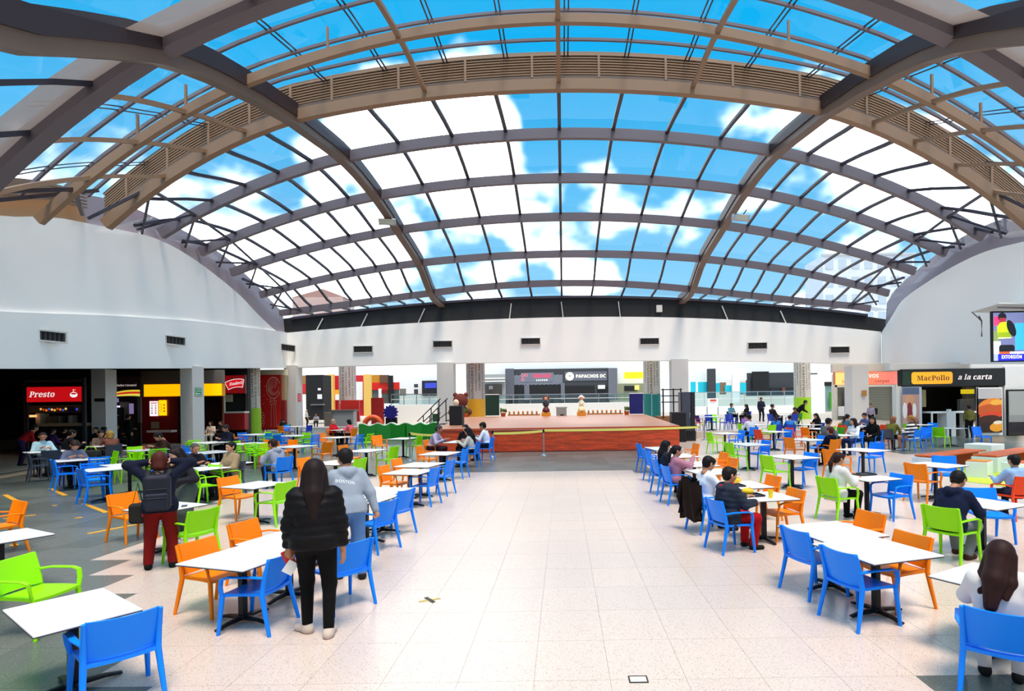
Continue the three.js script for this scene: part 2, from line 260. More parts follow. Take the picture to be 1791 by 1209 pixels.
  for (const x of [-7.6, 7.6, -12.3, 12.3, -13.9, 13.9]) obj('monitor_post', sweep([[x, roofY(x, 18.85), -18.85], [x, roofY(x, 18.85) + 0.9, -18.85]], 0.07, 0.07, { up: V(0, 0, 1) }), M.tan, roof);
  for (const z of [16.6, 18.1, 19.8, 21.3]) obj('glazing_tube', sweep(strip(z, endL(z), endR(z), n, 0.93), 0.09, 0.1), M.beam, roof);
  const mc = []; for (let x = -19; x < 19; x += 2.36) mc.push(x + 0.42);
  for (const x of mc) for (const d of [-0.07, 0.07]) if (x > endL(18.85) && x < endR(18.85)) obj('glazing_bar', sweep(run(x + d, zf, zb, 8, 0.97), 0.03, 0.05, { up: V(1, 0, 0) }), M.mullion, roof);
  const zrows = [15, 18.1, 21.3, 22.5];
  for (let r = 0; r < 3; r++) for (let i = 0; i < mc.length - 1; i++) if (mc[i] > endL(18.85) - 1 && mc[i + 1] < endR(18.85) + 1) pane(mc[i], mc[i + 1], zrows[r], zrows[r + 1], 1.0);
  // front slope, towards and over the camera
  const fc = edges.filter(x => Math.abs(x) < 15.5);
  for (const x of fc) if (Math.abs(x) !== 10.5) obj('mullion', sweep(run(x, -3, 15, 14, 0.12), 0.13, 0.16, { up: V(1, 0, 0) }), M.mullion, roof);
  for (const z of [9, 4]) obj('purlin', sweep(strip(z, endL(z), endR(z), 40), 0.2, 0.3), M.beam, roof);
  const fr = [-3.4, 4, 9, 13.5, 15];
  for (let r = 0; r < 4; r++) for (let i = -1; i < fc.length; i++) {
    const zm = (fr[r] + fr[r + 1]) / 2, x0 = Math.max(i < 0 ? -99 : fc[i], endL(zm) - 0.6), x1 = Math.min(i === fc.length - 1 ? 99 : fc[i + 1], endR(zm) + 0.6);
    if (x1 - x0 > 0.15) pane(x0, x1, fr[r], fr[r + 1], 0.15, r === 3 ? M.tanFrosted : M.glass, r === 3 ? 'tan_frosted_pane' : 'pane');  // tan frosted row stands for the blurred view beyond the glass
  }
  // lattice struts between the purlin ends and the gables
  const zz = [22.6, 28, 32.8, 37.2, 42.5, 46.2];
  for (const s of [-1, 1]) {
    const e = s < 0 ? endL : endR, inn = z => e(z) - s * 1.75;
    for (let i = 0; i < zz.length; i++) {
      const z = zz[i], zn = i ? zz[i - 1] : z - 2.5, a = [inn(z), roofY(inn(z), z), -z];
      const low = (zq, f) => { const x = e(zq); return [x + s * 0.1, roofY(x, zq) - f, -zq]; };
      obj('strut', sweep([a, low(zn + 0.55 * (z - zn), -0.1)], 0.1, 0.1), M.mullion, roof);
      if (i) obj('strut', sweep([[inn(zn), roofY(inn(zn), zn), -zn], low(z - 0.35 * (z - zn), 0.05)], 0.09, 0.09), M.mullion, roof);
      if (i) obj('end_rafter', sweep([[inn(zn), roofY(inn(zn), zn) - 0.1, -zn], [inn(z), roofY(inn(z), z) - 0.1, -z]], 0.1, 0.1), M.mullion, roof);
    }
  }
  // louvred end of the monitor on the left
  const zl = steps(14.2, 22.4, 8);
  for (let i = 0; i < 5; i++) obj('end_louvre_slat', sweep(zl.map(z => [XL(z) - 0.2, gableL(z) + 0.62 + i * 0.13, -z]), 0.12, 0.05), M.tan, roof);
  obj('end_louvre_backing', ruled(zl.map(z => [XL(z) - 0.5, gableL(z) + 0.6, -z]), zl.map(z => [XL(z) - 0.5, gableL(z) + 1.3, -z]), [-0.05, 0, 0]), M.tan, roof);
  for (const [z0, z1] of [[15.5, 18.85], [22, 18.85], [17, 20]]) obj('strut', sweep([[XL(z0) - 0.1, gableL(z0) + 0.3, -z0], [endL(z1) + 1.2, roofY(endL(z1) + 1.2, z1), -z1]], 0.12, 0.12), M.ribDark, roof);
}

// ================= prints (flat lettering and pictures) =================
function canvasTexture(w, h, draw) { const c = document.createElement('canvas'); c.width = w; c.height = h; const x = c.getContext('2d'); draw(x, w, h); const t = new THREE.CanvasTexture(c); t.colorSpace = THREE.SRGBColorSpace; return t; }
const fill = (x, col, ...r) => { x.fillStyle = col; x.fillRect(...r); };
const write = (x, s, font, col, px, py, align = 'center') => { x.font = font; x.fillStyle = col; x.textAlign = align; x.textBaseline = 'middle'; x.fillText(s, px, py); };
const litPrint = (t, e = 0.75) => new THREE.MeshPhysicalMaterial({ map: t, emissiveMap: t, emissive: 0xffffff, emissiveIntensity: e, roughness: 0.5 });
const print = t => new THREE.MeshPhysicalMaterial({ map: t, roughness: 0.6 });
const glow = (c, e = 1) => new THREE.MeshPhysicalMaterial({ color: c, emissive: c, emissiveIntensity: e, roughness: 0.5 });
// an upright panel facing the hall: centre x, y, z, width, height, thickness
const pan = (name, parent, m, t, x, y, z, w, h, dz = 0) => obj(name, at(box(w, h, t, Math.min(t, w, h) > 0.05 ? 0.015 : 0), x, y, z + dz - t / 2), m, parent);
const face = (name, parent, m, x, y, z, w, h, dz = 0.012) => obj(name, at(new THREE.PlaneGeometry(w, h), x, y, z + dz), m, parent);
// a real room behind a shop front: back, sides and ceiling, open towards the hall
const room = (parent, m, depth, x, y, z, w, h) => { const y1 = y + h / 2, k = depth / -z, L = x - w / 2, R = x + w / 2, e = 0.02; const q = (u, t) => [u * (1 + k * t), z - depth * t];
  const wall = (p, r, off) => ruled([[p[0], 0, p[1]], [r[0], 0, r[1]]], [[p[0], y1, p[1]], [r[0], y1, r[1]]], off);
  obj('room_walls', [wall(q(L, e), q(L, 1), [-0.1, 0, 0]), wall(q(R, e), q(R, 1), [0.1, 0, 0]), wall(q(L, 1), q(R, 1), [0, 0, -0.1]), ruled([[q(L, e)[0], y1, q(L, e)[1]], [q(L, 1)[0], y1, q(L, 1)[1]]], [[q(R, e)[0], y1, q(R, e)[1]], [q(R, 1)[0], y1, q(R, 1)[1]]], [0, 0.1, 0])], m, parent); };
const grp = (name, label, cat) => thing(name, label, cat);

// ================= pillars =================
{
  const P = (name, label, x, y0, z, w, h, d, m = M.pillar) => { const g = structure(name, at(box(w, h, d), x, y0 + h / 2, z - d / 2), m); g.userData.label = label; return g; };
  P('pillar', 'square grey pillar with green exit plate', -20.42, 0, -31, 0.66, 4.4, 1.0);
  P('pillar', 'square grey pillar at the left rear corner', -23.4, 0, -49, 0.98, 5.6, 1.3);
  P('pillar', 'square pillar inside the dark arcade near red shop', -22.35, 0, -27.5, 0.68, 4.05, 0.7);
  P('pillar', 'square pale pillar left of the stage', -10.15, 0, -49.3, 1.42, 5.7, 1.1);
  P('pillar', 'square pale pillar right of the stage', 10.1, 0, -49.3, 1.45, 5.7, 1.1);
  P('pillar', 'square pale pillar at the right rear corner', 22.63, 0, -43.5, 1.25, 4.62, 1.2);
  const exitT = canvasTexture(128, 112, (x, w, h) => { fill(x, '#0f8a4c', 0, 0, w, h); x.strokeStyle = '#fff'; x.lineWidth = 5; x.strokeRect(8, 8, w - 16, h - 16); write(x, 'RUTA DE', 'bold 18px sans-serif', '#fff', 64, 30); write(x, 'EVACUACIÓN', 'bold 14px sans-serif', '#fff', 64, 52); fill(x, '#fff', 28, 78, 72, 9); x.beginPath(); x.moveTo(14, 82); x.lineTo(36, 66); x.lineTo(36, 98); x.fill(); });
  const e = thing('exit_sign', 'green evacuation plate on the grey pillar', 'sign', [-20.085, 3.0, -31.5], Math.PI / 2);
  obj('plate', box(0.62, 0.46, 0.02), mat(0x0f8a4c, 0.6), e); obj('plate_print', at(new THREE.PlaneGeometry(0.6, 0.44), 0, 0, 0.012), print(exitT), e);
  const red = canvasTexture(96, 112, (x, w, h) => { fill(x, '#d92b48', 0, 0, w, h); for (let i = 0; i < 5; i++) fill(x, '#f6c9cf', 12, 18 + i * 18, 72 - (i % 2) * 20, 5); });
  const r = thing('notice_board', 'red notice fixed to the rear corner pillar', 'sign', [-22.9, 2.85, -49.65], Math.PI / 2);
  obj('plate', box(0.62, 0.7, 0.03), mat(0xc8243f, 0.6), r); obj('plate_print', at(new THREE.PlaneGeometry(0.6, 0.68), 0, 0, 0.017), print(red), r);
  const dk = thing('pillar_plaque', 'small dark plate on the arcade pillar', 'sign'); pan('plate', dk, M.dark, 0.04, -22.23, 2.57, -27.40, 0.47, 0.16);
  const am = thing('pillar_plaque', 'small amber plate on right rear pillar', 'sign'); pan('plate', am, mat(0xb07a30, 0.6), 0.04, 22.88, 2.49, -43.40, 0.35, 0.43);
  // round columns wrapped in printed words over a coloured foot
  const words = (bg, ink) => canvasTexture(1024, 512, (x, w, h) => { fill(x, bg, 0, 0, w, h); const list = ['SABORES', 'COLORES', 'AMORES', 'SOÑADORES']; for (let i = 0; i < 16; i++) { x.save(); x.translate(32 + i * 64, h / 2); x.rotate(-Math.PI / 2); write(x, list[i % 4] + ' ' + list[(i + 1) % 4], 'bold ' + (30 + (i * 11) % 28) + 'px sans-serif', ink[i % ink.length], ((i * 53) % 90) - 45, 0); x.restore(); } });
  const t1 = print(words('#cdc4b4', ['#5c5348', '#3c352f', '#7b7266'])), t2 = print(words('#b8a9a0', ['#5a3f3c', '#45302e', '#7a6460']));
  for (const [px, Z, r, foot, c, tex, label] of [[-24.52, 45, 0.63, 2.0, 0x9ccc12, t1, 'round printed column with lime foot by red mural'], [-21.85, 58, 0.82, 2.25, 0xd23a24, t2, 'round printed column with red foot left of stage'], [-7.79, 51, 0.82, 2.5, 0xd99a12, t2, 'round printed column with yellow foot behind stage'], [8.07, 52, 0.75, 2.75, 0x0f8278, t1, 'round printed column with teal foot behind stage'], [23.42, 56, 0.76, 2.25, 0x9ccc12, t1, 'round printed column with lime foot among the tables']]) {
    const g = structure('round_column'); g.userData.label = label;
    obj('column_shaft', at(cyl(r, r, 7 - foot, 32), px, (7 + foot) / 2, -Z), tex, g); obj('column_foot', at(cyl(r + 0.03, r + 0.03, foot, 32), px, foot / 2, -Z), mat(c, 0.5), g);
  }
}

// ================= left arcade =================
{
  const zs = steps(-4, 49, 12);
  const roofL = structure('ceiling_arcade', ruled(zs.map(z => [XL(z) - 0.3, lowL(z) + 0.25, -z]), zs.map(z => [-46, lowL(z) + 0.25, -z]), [0, 0.3, 0]), M.arcade); roofL.userData.label = 'charcoal ceiling over the left arcade';  // charcoal paint, ceiling and walls kept extra dark to stand for the arcade shade
  structure('wall_arcade', [at(box(0.4, 7, 60), -46, 3.4, -20), at(box(24, 7, 0.4), -34.5, 3.4, -41), at(box(32, 5, 0.4), -30, 2.5, 3)], M.arcade).userData.label = 'charcoal rear wall of the left arcade';
}
{
  const s = grp('red_counter_shop', 'dark counter shop with red sign reading Presto', 'shop');
  const t = canvasTexture(512, 140, (x, w, h) => { fill(x, '#c90f16', 0, 0, w, h); x.save(); x.lineWidth = 6; write(x, 'Presto', 'italic bold 74px serif', '#ffffff', 138, 68); x.restore(); x.fillStyle = '#fff'; x.beginPath(); x.ellipse(438, 76, 36, 26, 0, 0, 7); x.fill(); x.fillStyle = '#c90f16'; x.beginPath(); x.ellipse(438, 66, 26, 8, 0, 0, 7); x.fill(); fill(x, '#fff', 432, 24, 6, 30); fill(x, '#ff6d6d', 438, 24, 20, 14); });
  pan('sign_box', s, mat(0x9c0c10, 0.5), 0.25, -24.02, 2.86, -27.00, 2.65, 0.76); face('sign_print', s, litPrint(t, 0.55), -24.02, 2.86, -27.00, 2.59, 0.70);
  const menu = canvasTexture(512, 96, (x, w, h) => { fill(x, '#1b0f08', 0, 0, w, h); const cs = ['#ffb347', '#f47a2a', '#ffd76b', '#b34a1c', '#3a56d8']; for (let i = 0; i < 14; i++) { x.fillStyle = cs[(i * 3) % 5]; x.beginPath(); x.ellipse(120 + i * 27, 48 + (i % 3) * 8, 11, 15, 0, 0, 7); x.fill(); } });
  pan('menu_box', s, M.dark, 0.12, -24.89, 2.17, -28.00, 2.63, 0.42); face('menu_sign_print', s, litPrint(menu, 0.6), -24.89, 2.17, -28.00, 2.58, 0.36);
  room(s, mat(0x6a4a36, 0.8), 3.2, -24.52, 1.74, -27.60, 2.87, 3.48); pan('counter_top', s, mat(0xb49a78, 0.5), 0.7, -24.00, 1.41, -27.20, 2.23, 0.14); pan('counter_front', s, M.dark, 0.6, -24.01, 0.69, -27.20, 2.23, 1.31);
  pan('post', s, M.charcoal, 0.1, -25.35, 1.47, -27.00, 0.08, 2.81); pan('post', s, M.charcoal, 0.1, -22.66, 1.84, -27.00, 0.16, 3.62);
  pan('fridge', s, mat(0xc9b9a0, 0.5), 0.5, -25.56, 1.72, -27.80, 0.22, 0.50); pan('fryer', s, mat(0x8a8478, 0.35, { metalness: 0.6 }), 0.5, -24.81, 1.64, -27.80, 0.61, 0.36); pan('drinks_machine', s, mat(0xc9c4c0, 0.3, { metalness: 0.5 }), 0.4, -24.02, 1.65, -27.80, 0.14, 0.39); pan('till', s, mat(0x2d2f6a, 0.5), 0.3, -24.04, 2.13, -27.90, 0.31, 0.25); pan('heat_lamp', s, glow(0xffb070, 0.9), 0.2, -25.64, 1.84, -27.50, 0.28, 0.11);
}
{
  const s = grp('ice_cream_shop', 'dark ice cream counter with yellow swoosh sign', 'shop');
  const t = canvasTexture(512, 280, (x, w, h) => { fill(x, '#0d0506', 0, 0, w, h); write(x, 'Helados Caramel', 'bold 40px serif', '#d9c9c4', 290, 112); const sw = (c, a, b) => { x.fillStyle = c; x.beginPath(); x.moveTo(0, 262); x.bezierCurveTo(160, 262 - a, 300, 240 - a, 512, 250 - a); x.lineTo(512, 262 - b); x.bezierCurveTo(330, 240 - b, 180, 268 - b, 0, 262); x.fill(); }; sw('#f2d93c', 70, 40); sw('#d8301c', 44, 14); sw('#f0df58', 16, -10); });
  pan('sign_box', s, M.dark, 0.25, -23.86, 3.31, -31.00, 1.92, 1.18); face('sign_print', s, litPrint(t, 0.5), -23.86, 3.29, -31.00, 1.86, 1.08);
  room(s, M.interior, 2, -24.20, 1.97, -31.40, 1.92, 3.77); face('price_sign_print', s, glow(0x9d8fd0, 0.35), -24.83, 2.59, -31.50, 0.72, 0.22); pan('shelf_light', s, glow(0xe8dcff, 0.8), 0.1, -24.84, 2.25, -31.50, 0.72, 0.09); pan('cold_cabinet', s, M.black, 0.7, -24.94, 1.77, -31.60, 0.70, 0.85); pan('cabinet_edge', s, M.steel, 0.05, -24.39, 1.77, -30.90, 0.68, 0.06); pan('cabinet_edge', s, M.steel, 0.05, -24.46, 1.37, -30.90, 0.56, 0.06);
  pan('partition', s, mat(0x7f7365, 0.8), 0.1, -24.57, 1.92, -32.00, 0.54, 1.18); face('poster_sign_print', s, glow(0xa694c8, 0.3), -24.16, 2.12, -32.00, 0.26, 0.58); pan('post', s, mat(0x5a4d48, 0.7), 0.12, -23.01, 2.06, -31.00, 0.19, 1.43);
}
{
  const s = grp('red_chicken_shop', 'red walled shop under a long yellow light box', 'shop');
  pan('upper_wall', s, mat(0x77706a, 0.8), 0.2, -22.66, 3.94, -34.00, 4.90, 0.82); pan('sign_box', s, mat(0xe0940a, 0.5), 0.3, -22.68, 3.18, -34.00, 4.86, 0.78); face('sign_light', s, glow(0xffb400, 0.75), -22.68, 3.18, -34.00, 4.79, 0.71);
  pan('red_wall', s, mat(0x8e0f12, 0.45), 0.2, -24.14, 1.43, -34.20, 2.29, 2.77); room(s, mat(0x7a3a2a, 0.8), 3, -21.07, 1.44, -34.40, 1.10, 2.92); pan('side_fittings', s, M.dark, 0.4, -22.81, 1.48, -34.00, 0.24, 2.89); 
  const p1 = canvasTexture(128, 220, (x, w, h) => { fill(x, '#f3eaf0', 0, 0, w, h); fill(x, '#c0392b', 14, 22, 100, 12); for (let i = 0; i < 8; i++) { x.fillStyle = ['#8a6', '#a86', '#679', '#b54'][i % 4]; x.beginPath(); x.arc(34 + (i % 2) * 56, 66 + Math.floor(i / 2) * 36, 12, 0, 7); x.fill(); } });
  const p2 = canvasTexture(128, 220, (x, w, h) => { fill(x, '#ffd60a', 0, 0, w, h); for (let i = 0; i < 9; i++) fill(x, '#a86a08', 20, 50 + i * 15, 34, 4); for (let i = 0; i < 3; i++) { x.fillStyle = '#9a4a10'; x.beginPath(); x.arc(86, 70 + i * 44, 13, 0, 7); x.fill(); } });
  face('poster_sign_print', s, litPrint(p1, 0.7), -24.44, 2.10, -34.15, 0.51, 0.89); face('poster_sign_print', s, litPrint(p2, 0.7), -23.91, 2.14, -34.15, 0.48, 0.92); pan('paper_notice', s, mat(0xa08f72, 0.8), 0.02, -24.40, 1.11, -34.15, 0.48, 0.41);
  pan('white_ledge', s, mat(0xe2d6cc, 0.5), 0.5, -23.71, 0.76, -33.50, 1.47, 0.13);
}
{
  const s = grp('sandwich_shop', 'dark red sandwich shop with curved red badge', 'shop');
  const t = canvasTexture(256, 200, (x, w, h) => { fill(x, '#7a0c10', 0, 0, w, h); x.save(); x.translate(190, 380); x.strokeStyle = '#fff'; x.fillStyle = '#e01a1e'; x.lineWidth = 7; x.beginPath(); x.arc(0, 0, 340, -2.06, -1.38); x.arc(0, 0, 250, -1.38, -2.06, true); x.closePath(); x.fill(); x.stroke(); x.restore(); x.save(); x.translate(158, 88); x.rotate(-0.14); write(x, 'Dadeci', 'bold italic 46px serif', '#fff', 0, 0); x.restore(); });
  pan('sign_box', s, mat(0x6a0a0c, 0.5), 0.25, -23.06, 3.70, -40.00, 1.60, 1.32); face('sign_print', s, litPrint(t, 0.5), -23.06, 3.70, -40.00, 1.52, 1.24);
  pan('frame', s, mat(0xd8ccae, 0.6), 0.2, -23.83, 1.99, -40.00, 0.20, 2.12); pan('menu_panel', s, mat(0xcfc6a6, 0.6), 0.1, -23.73, 2.75, -40.50, 0.57, 0.53); room(s, M.interior, 2.4, -23.22, 2.20, -40.30, 1.69, 4.03); pan('red_extractor', s, mat(0xa01f20, 0.4), 0.4, -23.53, 2.43, -41.00, 0.57, 0.37); pan('counter_top', s, mat(0xe9dfd2, 0.5), 0.6, -23.01, 1.74, -40.00, 1.44, 0.12); pan('counter_front', s, mat(0xa8231f, 0.5), 0.5, -23.02, 1.10, -40.00, 1.44, 1.16); pan('steel_machine', s, M.steel, 0.3, -23.16, 2.77, -41.00, 0.33, 0.49); pan('white_bag', s, M.white, 0.3, -23.06, 2.24, -41.00, 0.20, 0.25);
}
{
  const mural = canvasTexture(256, 512, (x, w, h) => { fill(x, '#d4100f', 0, 0, w, h); x.strokeStyle = '#f0c9b4'; x.lineWidth = 5; x.beginPath(); x.ellipse(178, 120, 84, 104, 0, 0, 7); x.stroke(); x.lineWidth = 4; for (let i = 0; i < 5; i++) { x.beginPath(); x.ellipse(178, 110 + i * 4, 66 - i * 13, 84 - i * 17, 0.25 * i, 0.4 * i, 5.6); x.stroke(); } for (let i = 0; i < 4; i++) { x.beginPath(); x.arc(150 + (i % 2) * 48, 240 + (i >> 1) * 30, 16, 0, 5); x.stroke(); } x.lineWidth = 3; for (const u of [150, 176, 200]) { x.beginPath(); x.moveTo(u, 290); x.lineTo(u - 8 + (u % 3) * 8, 510); x.stroke(); } for (let i = 0; i < 5; i++) { x.beginPath(); x.arc(40 + (i % 2) * 12, 380 + i * 26, 18 - i, 0, 7); x.stroke(); } for (let i = 0; i < 6; i++) { x.fillStyle = '#ff8a70'; x.beginPath(); x.arc(30 + (i * 41) % 90, 60 + i * 44, 6, 0, 7); x.fill(); } });
  const g = thing('mural_wall', 'red wall with cream line mural by the corner', 'wall'); pan('panel', g, mat(0xb01010, 0.5), 0.3, -24.75, 2.45, -48.20, 1.88, 4.63); face('mural_print', g, print(mural), -24.75, 2.52, -48.20, 1.78, 4.39); pan('tan_return', g, mat(0xb59a72, 0.7), 0.3, -23.72, 3.55, -48.40, 0.44, 2.42); pan('red_return', g, mat(0x8c1414, 0.6), 0.3, -23.63, 1.37, -48.30, 0.29, 2.51); pan('cream_header', g, mat(0xe9dcbc, 0.7), 0.4, -25.08, 4.97, -48.40, 3.29, 0.48);
}
// ================= rear hall beyond the back fascia =================
{
  const w = structure('wall_far', [at(box(120, 14, 0.5), 5, 7, -101.3), at(box(0.5, 14, 52), -48.5, 7, -76), at(box(0.5, 14, 60), 60, 7, -74)], M.white); w.userData.label = 'white walls of the bright hall behind';
  structure('ceiling_far', [at(box(36, 0.4, 3.5), -32, 6.3, -51.8), at(box(24, 0.4, 8), 43, 6.5, -46)], M.white);
  const s = grp('grey_shop_front', 'dark grey shop front with casino and potato signs', 'shop');
  const lattice = canvasTexture(256, 256, (x, ww, h) => { fill(x, '#5a5c66', 0, 0, ww, h); x.strokeStyle = '#b9bcc6'; x.lineWidth = 5; for (let i = -16; i < 32; i++) { x.beginPath(); x.moveTo(i * 22, 256); x.lineTo(i * 22 + 128, 0); x.stroke(); } });
  pan('grey_wall', s, M.charcoal, 0.6, -1.02, 4.56, -100.00, 18.10, 6.70); face('lattice_print', s, print(lattice), -4.30, 6.01, -100.00, 8.50, 1.70, 0.03);
  const cas = canvasTexture(512, 150, (x, ww, h) => { fill(x, '#55576200', 0, 0, 1, 1); fill(x, '#5a5c66', 0, 0, ww, h); write(x, 'ROUGE', 'bold 84px sans-serif', '#ff1f4d', 330, 52); write(x, 'C A S I N O', 'bold 36px sans-serif', '#ffffff', 330, 124); x.strokeStyle = '#ff5a78'; x.lineWidth = 7; for (const [a, b] of [[30, 110], [84, 40], [30, 44]]) { x.beginPath(); x.arc(a, b, 20, 0, 7); x.stroke(); } });
  face('casino_sign_print', s, litPrint(cas, 0.6), -4.49, 6.46, -100.00, 5.70, 1.60, 0.08);
  const pap = canvasTexture(512, 112, (x, ww, h) => { fill(x, '#4a4b55', 0, 0, ww, h); x.fillStyle = '#f3f3c0'; x.beginPath(); x.arc(58, 56, 50, 0, 7); x.fill(); x.fillStyle = '#3a3a30'; x.beginPath(); x.moveTo(36, 46); x.lineTo(82, 46); x.lineTo(59, 62); x.fill(); write(x, 'PAPACHOS DC', 'bold 54px sans-serif', '#ffffdc', 312, 56); });
  face('potato_sign_print', s, litPrint(pap, 0.7), 4.06, 6.54, -100.00, 7.40, 1.60, 0.08);
  for (const r of [[-7.66, 4.41, -99.90, 1.80, 1.40], [-3.07, 4.34, -99.90, 5.59, 1.40], [2.93, 4.21, -99.90, 5.19, 1.30], [6.87, 4.00, -99.90, 1.70, 1.40]]) pan('painted_dark_window', s, M.black, 0.1, ...r, 0.05);  // thin black panels painted in for the unlit rooms behind
  pan('pilaster', s, mat(0x6c6d75, 0.7), 0.5, 8.71, 5.07, -99.60, 1.59, 5.58); pan('pilaster', s, mat(0x5f6069, 0.7), 0.5, -9.27, 5.27, -99.60, 1.49, 5.48); pan('menu_light', s, glow(0xffffff, 0.8), 0.1, 6.70, 4.59, -99.50, 1.19, 0.60); pan('door_post', s, mat(0x6c6d75, 0.7), 0.4, -6.31, 3.83, -99.70, 0.90, 2.69); pan('door_post', s, mat(0x6c6d75, 0.7), 0.4, -0.03, 3.90, -99.70, 0.70, 2.99);
  const l = grp('olive_shop_front', 'pale shop front with lime sign right of grey shop', 'shop'); pan('lime_sign', l, glow(0xc8e800, 0.7), 0.2, 12.41, 6.58, -100.00, 3.30, 1.10); pan('olive_window', l, mat(0x8c9070, 0.6), 0.2, 11.87, 3.68, -100.00, 4.50, 2.90); pan('painted_dark_opening', l, M.black, 0.2, 11.81, 4.28, -99.80, 2.20, 0.90); pan('shelf_light', l, glow(0xe8d060, 0.6), 0.1, 12.88, 4.41, -99.60, 0.80, 0.80);  // the opening is a flat panel, its black stands for interior shade
  const g = grp('grey_shutter_shop', 'grey shop with opening painted dark left of casino', 'shop'); pan('grey_wall', g, mat(0x9a9a98, 0.7), 0.3, -11.73, 4.52, -98.00, 3.72, 4.90); pan('white_louvre', g, M.white, 0.3, -11.71, 6.27, -97.60, 3.61, 0.20); pan('white_louvre', g, M.white, 0.3, -11.71, 5.78, -97.60, 3.61, 0.20); pan('painted_dark_opening', g, mat(0x3a3430, 0.7), 0.2, -11.88, 4.42, -97.60, 2.93, 1.76); pan('screen', g, mat(0x7a7a80, 0.5), 0.1, -12.26, 4.70, -97.20, 0.68, 0.58);  // opening is a solid panel with the shade inside put into its colour
  // right part
  const c = grp('cyan_glazed_shop', 'white shop front with cyan glass panels', 'shop'); for (const r of [[21.87, 4.29, -96.00, 0.86, 1.73], [23.46, 4.27, -96.00, 1.54, 1.73], [25.95, 4.14, -96.00, 0.77, 1.54], [27.82, 3.92, -96.00, 1.25, 1.15], [30.27, 3.99, -96.00, 0.96, 1.73]]) pan('cyan_panel', c, mat(0x18c8da, 0.3), 0.15, ...r); pan('grey_post', c, M.charcoal, 0.6, 24.74, 4.75, -95.00, 1.33, 5.04); pan('tan_opening', c, mat(0x8a6c50, 0.7), 0.2, 26.97, 3.99, -96.40, 1.06, 2.02); pan('grey_opening', c, mat(0x8a8a88, 0.7), 0.2, 30.46, 3.95, -96.60, 0.97, 2.03); pan('white_pier', c, M.white, 0.5, 28.72, 3.89, -95.00, 1.14, 4.75); pan('white_header', c, M.white, 0.3, 26.30, 6.30, -97.00, 9.80, 1.94);
  const d = grp('charcoal_shop', 'charcoal fronted closed shop behind the printed column', 'shop'); pan('wall', d, M.charcoal, 0.5, 35.49, 4.61, -97.00, 8.63, 3.88); pan('painted_black_opening', d, M.black, 0.3, 33.35, 4.82, -96.40, 2.80, 3.86); pan('painted_dark_window', d, mat(0x14141c, 0.5), 0.3, 36.89, 3.42, -96.40, 3.95, 1.16); pan('wall', d, M.charcoal, 0.5, 42.47, 4.57, -97.00, 1.46, 3.59); pan('timber_strip', d, mat(0x6a3a24, 0.7), 0.2, 37.08, 3.51, -96.00, 0.58, 0.96);  // opening and window are thin panels painted dark for the unlit interior
  const e = grp('glass_door_shop', 'grey door and green plant wall before the shutters', 'shop'); pan('white_pier', e, M.white, 0.6, 35.65, 2.66, -80.00, 1.84, 5.60); pan('grey_glass', e, mat(0x8aa39c, 0.3), 0.15, 32.62, 2.09, -70.00, 0.98, 3.22); pan('dark_header', e, M.black, 0.2, 32.55, 3.87, -69.80, 1.12, 0.49); pan('green_plant', e, mat(0x3f9a1a, 0.8), 0.25, 32.66, 1.81, -69.50, 0.42, 2.08); pan('cream_jamb', e, mat(0xd9d3bf, 0.7), 0.4, 28.57, 2.37, -60.00, 0.36, 4.50);
  // left part
  const k = grp('black_kiosk', 'tall black kiosk with white pictograms', 'kiosk'); pan('body', k, M.black, 2.4, -28.70, 3.03, -66.00, 1.98, 5.21); pan('side', k, mat(0x4a5560, 0.4), 0.3, -27.97, 2.89, -67.00, 0.34, 5.03); pan('pictogram', k, M.white, 0.02, -28.11, 3.98, -65.95, 0.33, 0.26); pan('pictogram', k, M.white, 0.02, -28.08, 3.12, -65.95, 0.53, 0.53); pan('glass_shelf', k, M.steel, 0.3, -28.33, 2.20, -65.80, 1.51, 0.13);
  const o = grp('red_yellow_shop', 'red and yellow shop front beyond the columns', 'shop'); pan('yellow_pier', o, mat(0xf0c060, 0.6), 0.6, -30.14, 3.40, -74.00, 0.81, 5.40); pan('yellow_pier', o, mat(0xf0c060, 0.6), 0.6, -25.37, 3.33, -74.00, 0.89, 5.40); pan('red_wall', o, mat(0xd01c28, 0.5), 0.3, -28.15, 3.31, -75.00, 4.12, 5.33); pan('yellow_arch', o, mat(0xf2b020, 0.5), 0.2, -29.41, 3.80, -74.50, 1.04, 0.60); pan('white_logo', o, M.white, 0.1, -29.34, 3.13, -74.40, 0.67, 0.74); pan('white_panel', o, M.white, 0.2, -26.54, 3.91, -74.40, 0.89, 2.38); pan('tan_return', o, mat(0xa8743c, 0.7), 0.3, -34.39, 4.85, -76.00, 0.61, 2.51); pan('red_return', o, mat(0xd81c1c, 0.5), 0.3, -34.31, 4.38, -75.80, 0.61, 1.14);
  const q = grp('orange_shop', 'orange and red shop front with black post', 'shop'); pan('orange_band', q, mat(0xc88a10, 0.6), 0.3, -26.16, 5.61, -80.00, 1.68, 1.28); pan('red_sign', q, mat(0xd8200c, 0.5), 0.3, -24.91, 4.66, -79.80, 4.07, 1.04); pan('grey_window', q, mat(0x5c6a66, 0.5), 0.2, -24.99, 3.19, -80.00, 4.08, 1.92); pan('brown_board', q, mat(0x6a4a30, 0.6), 0.2, -24.87, 5.65, -79.60, 1.27, 1.11); pan('black_post', q, M.black, 0.3, -23.95, 4.16, -79.40, 0.64, 3.89); pan('white_edge', q, M.white, 0.3, -25.44, 3.27, -79.40, 0.40, 2.06); pan('dark_plate', q, mat(0x801010, 0.5), 0.1, -24.82, 3.90, -79.50, 0.87, 0.48);
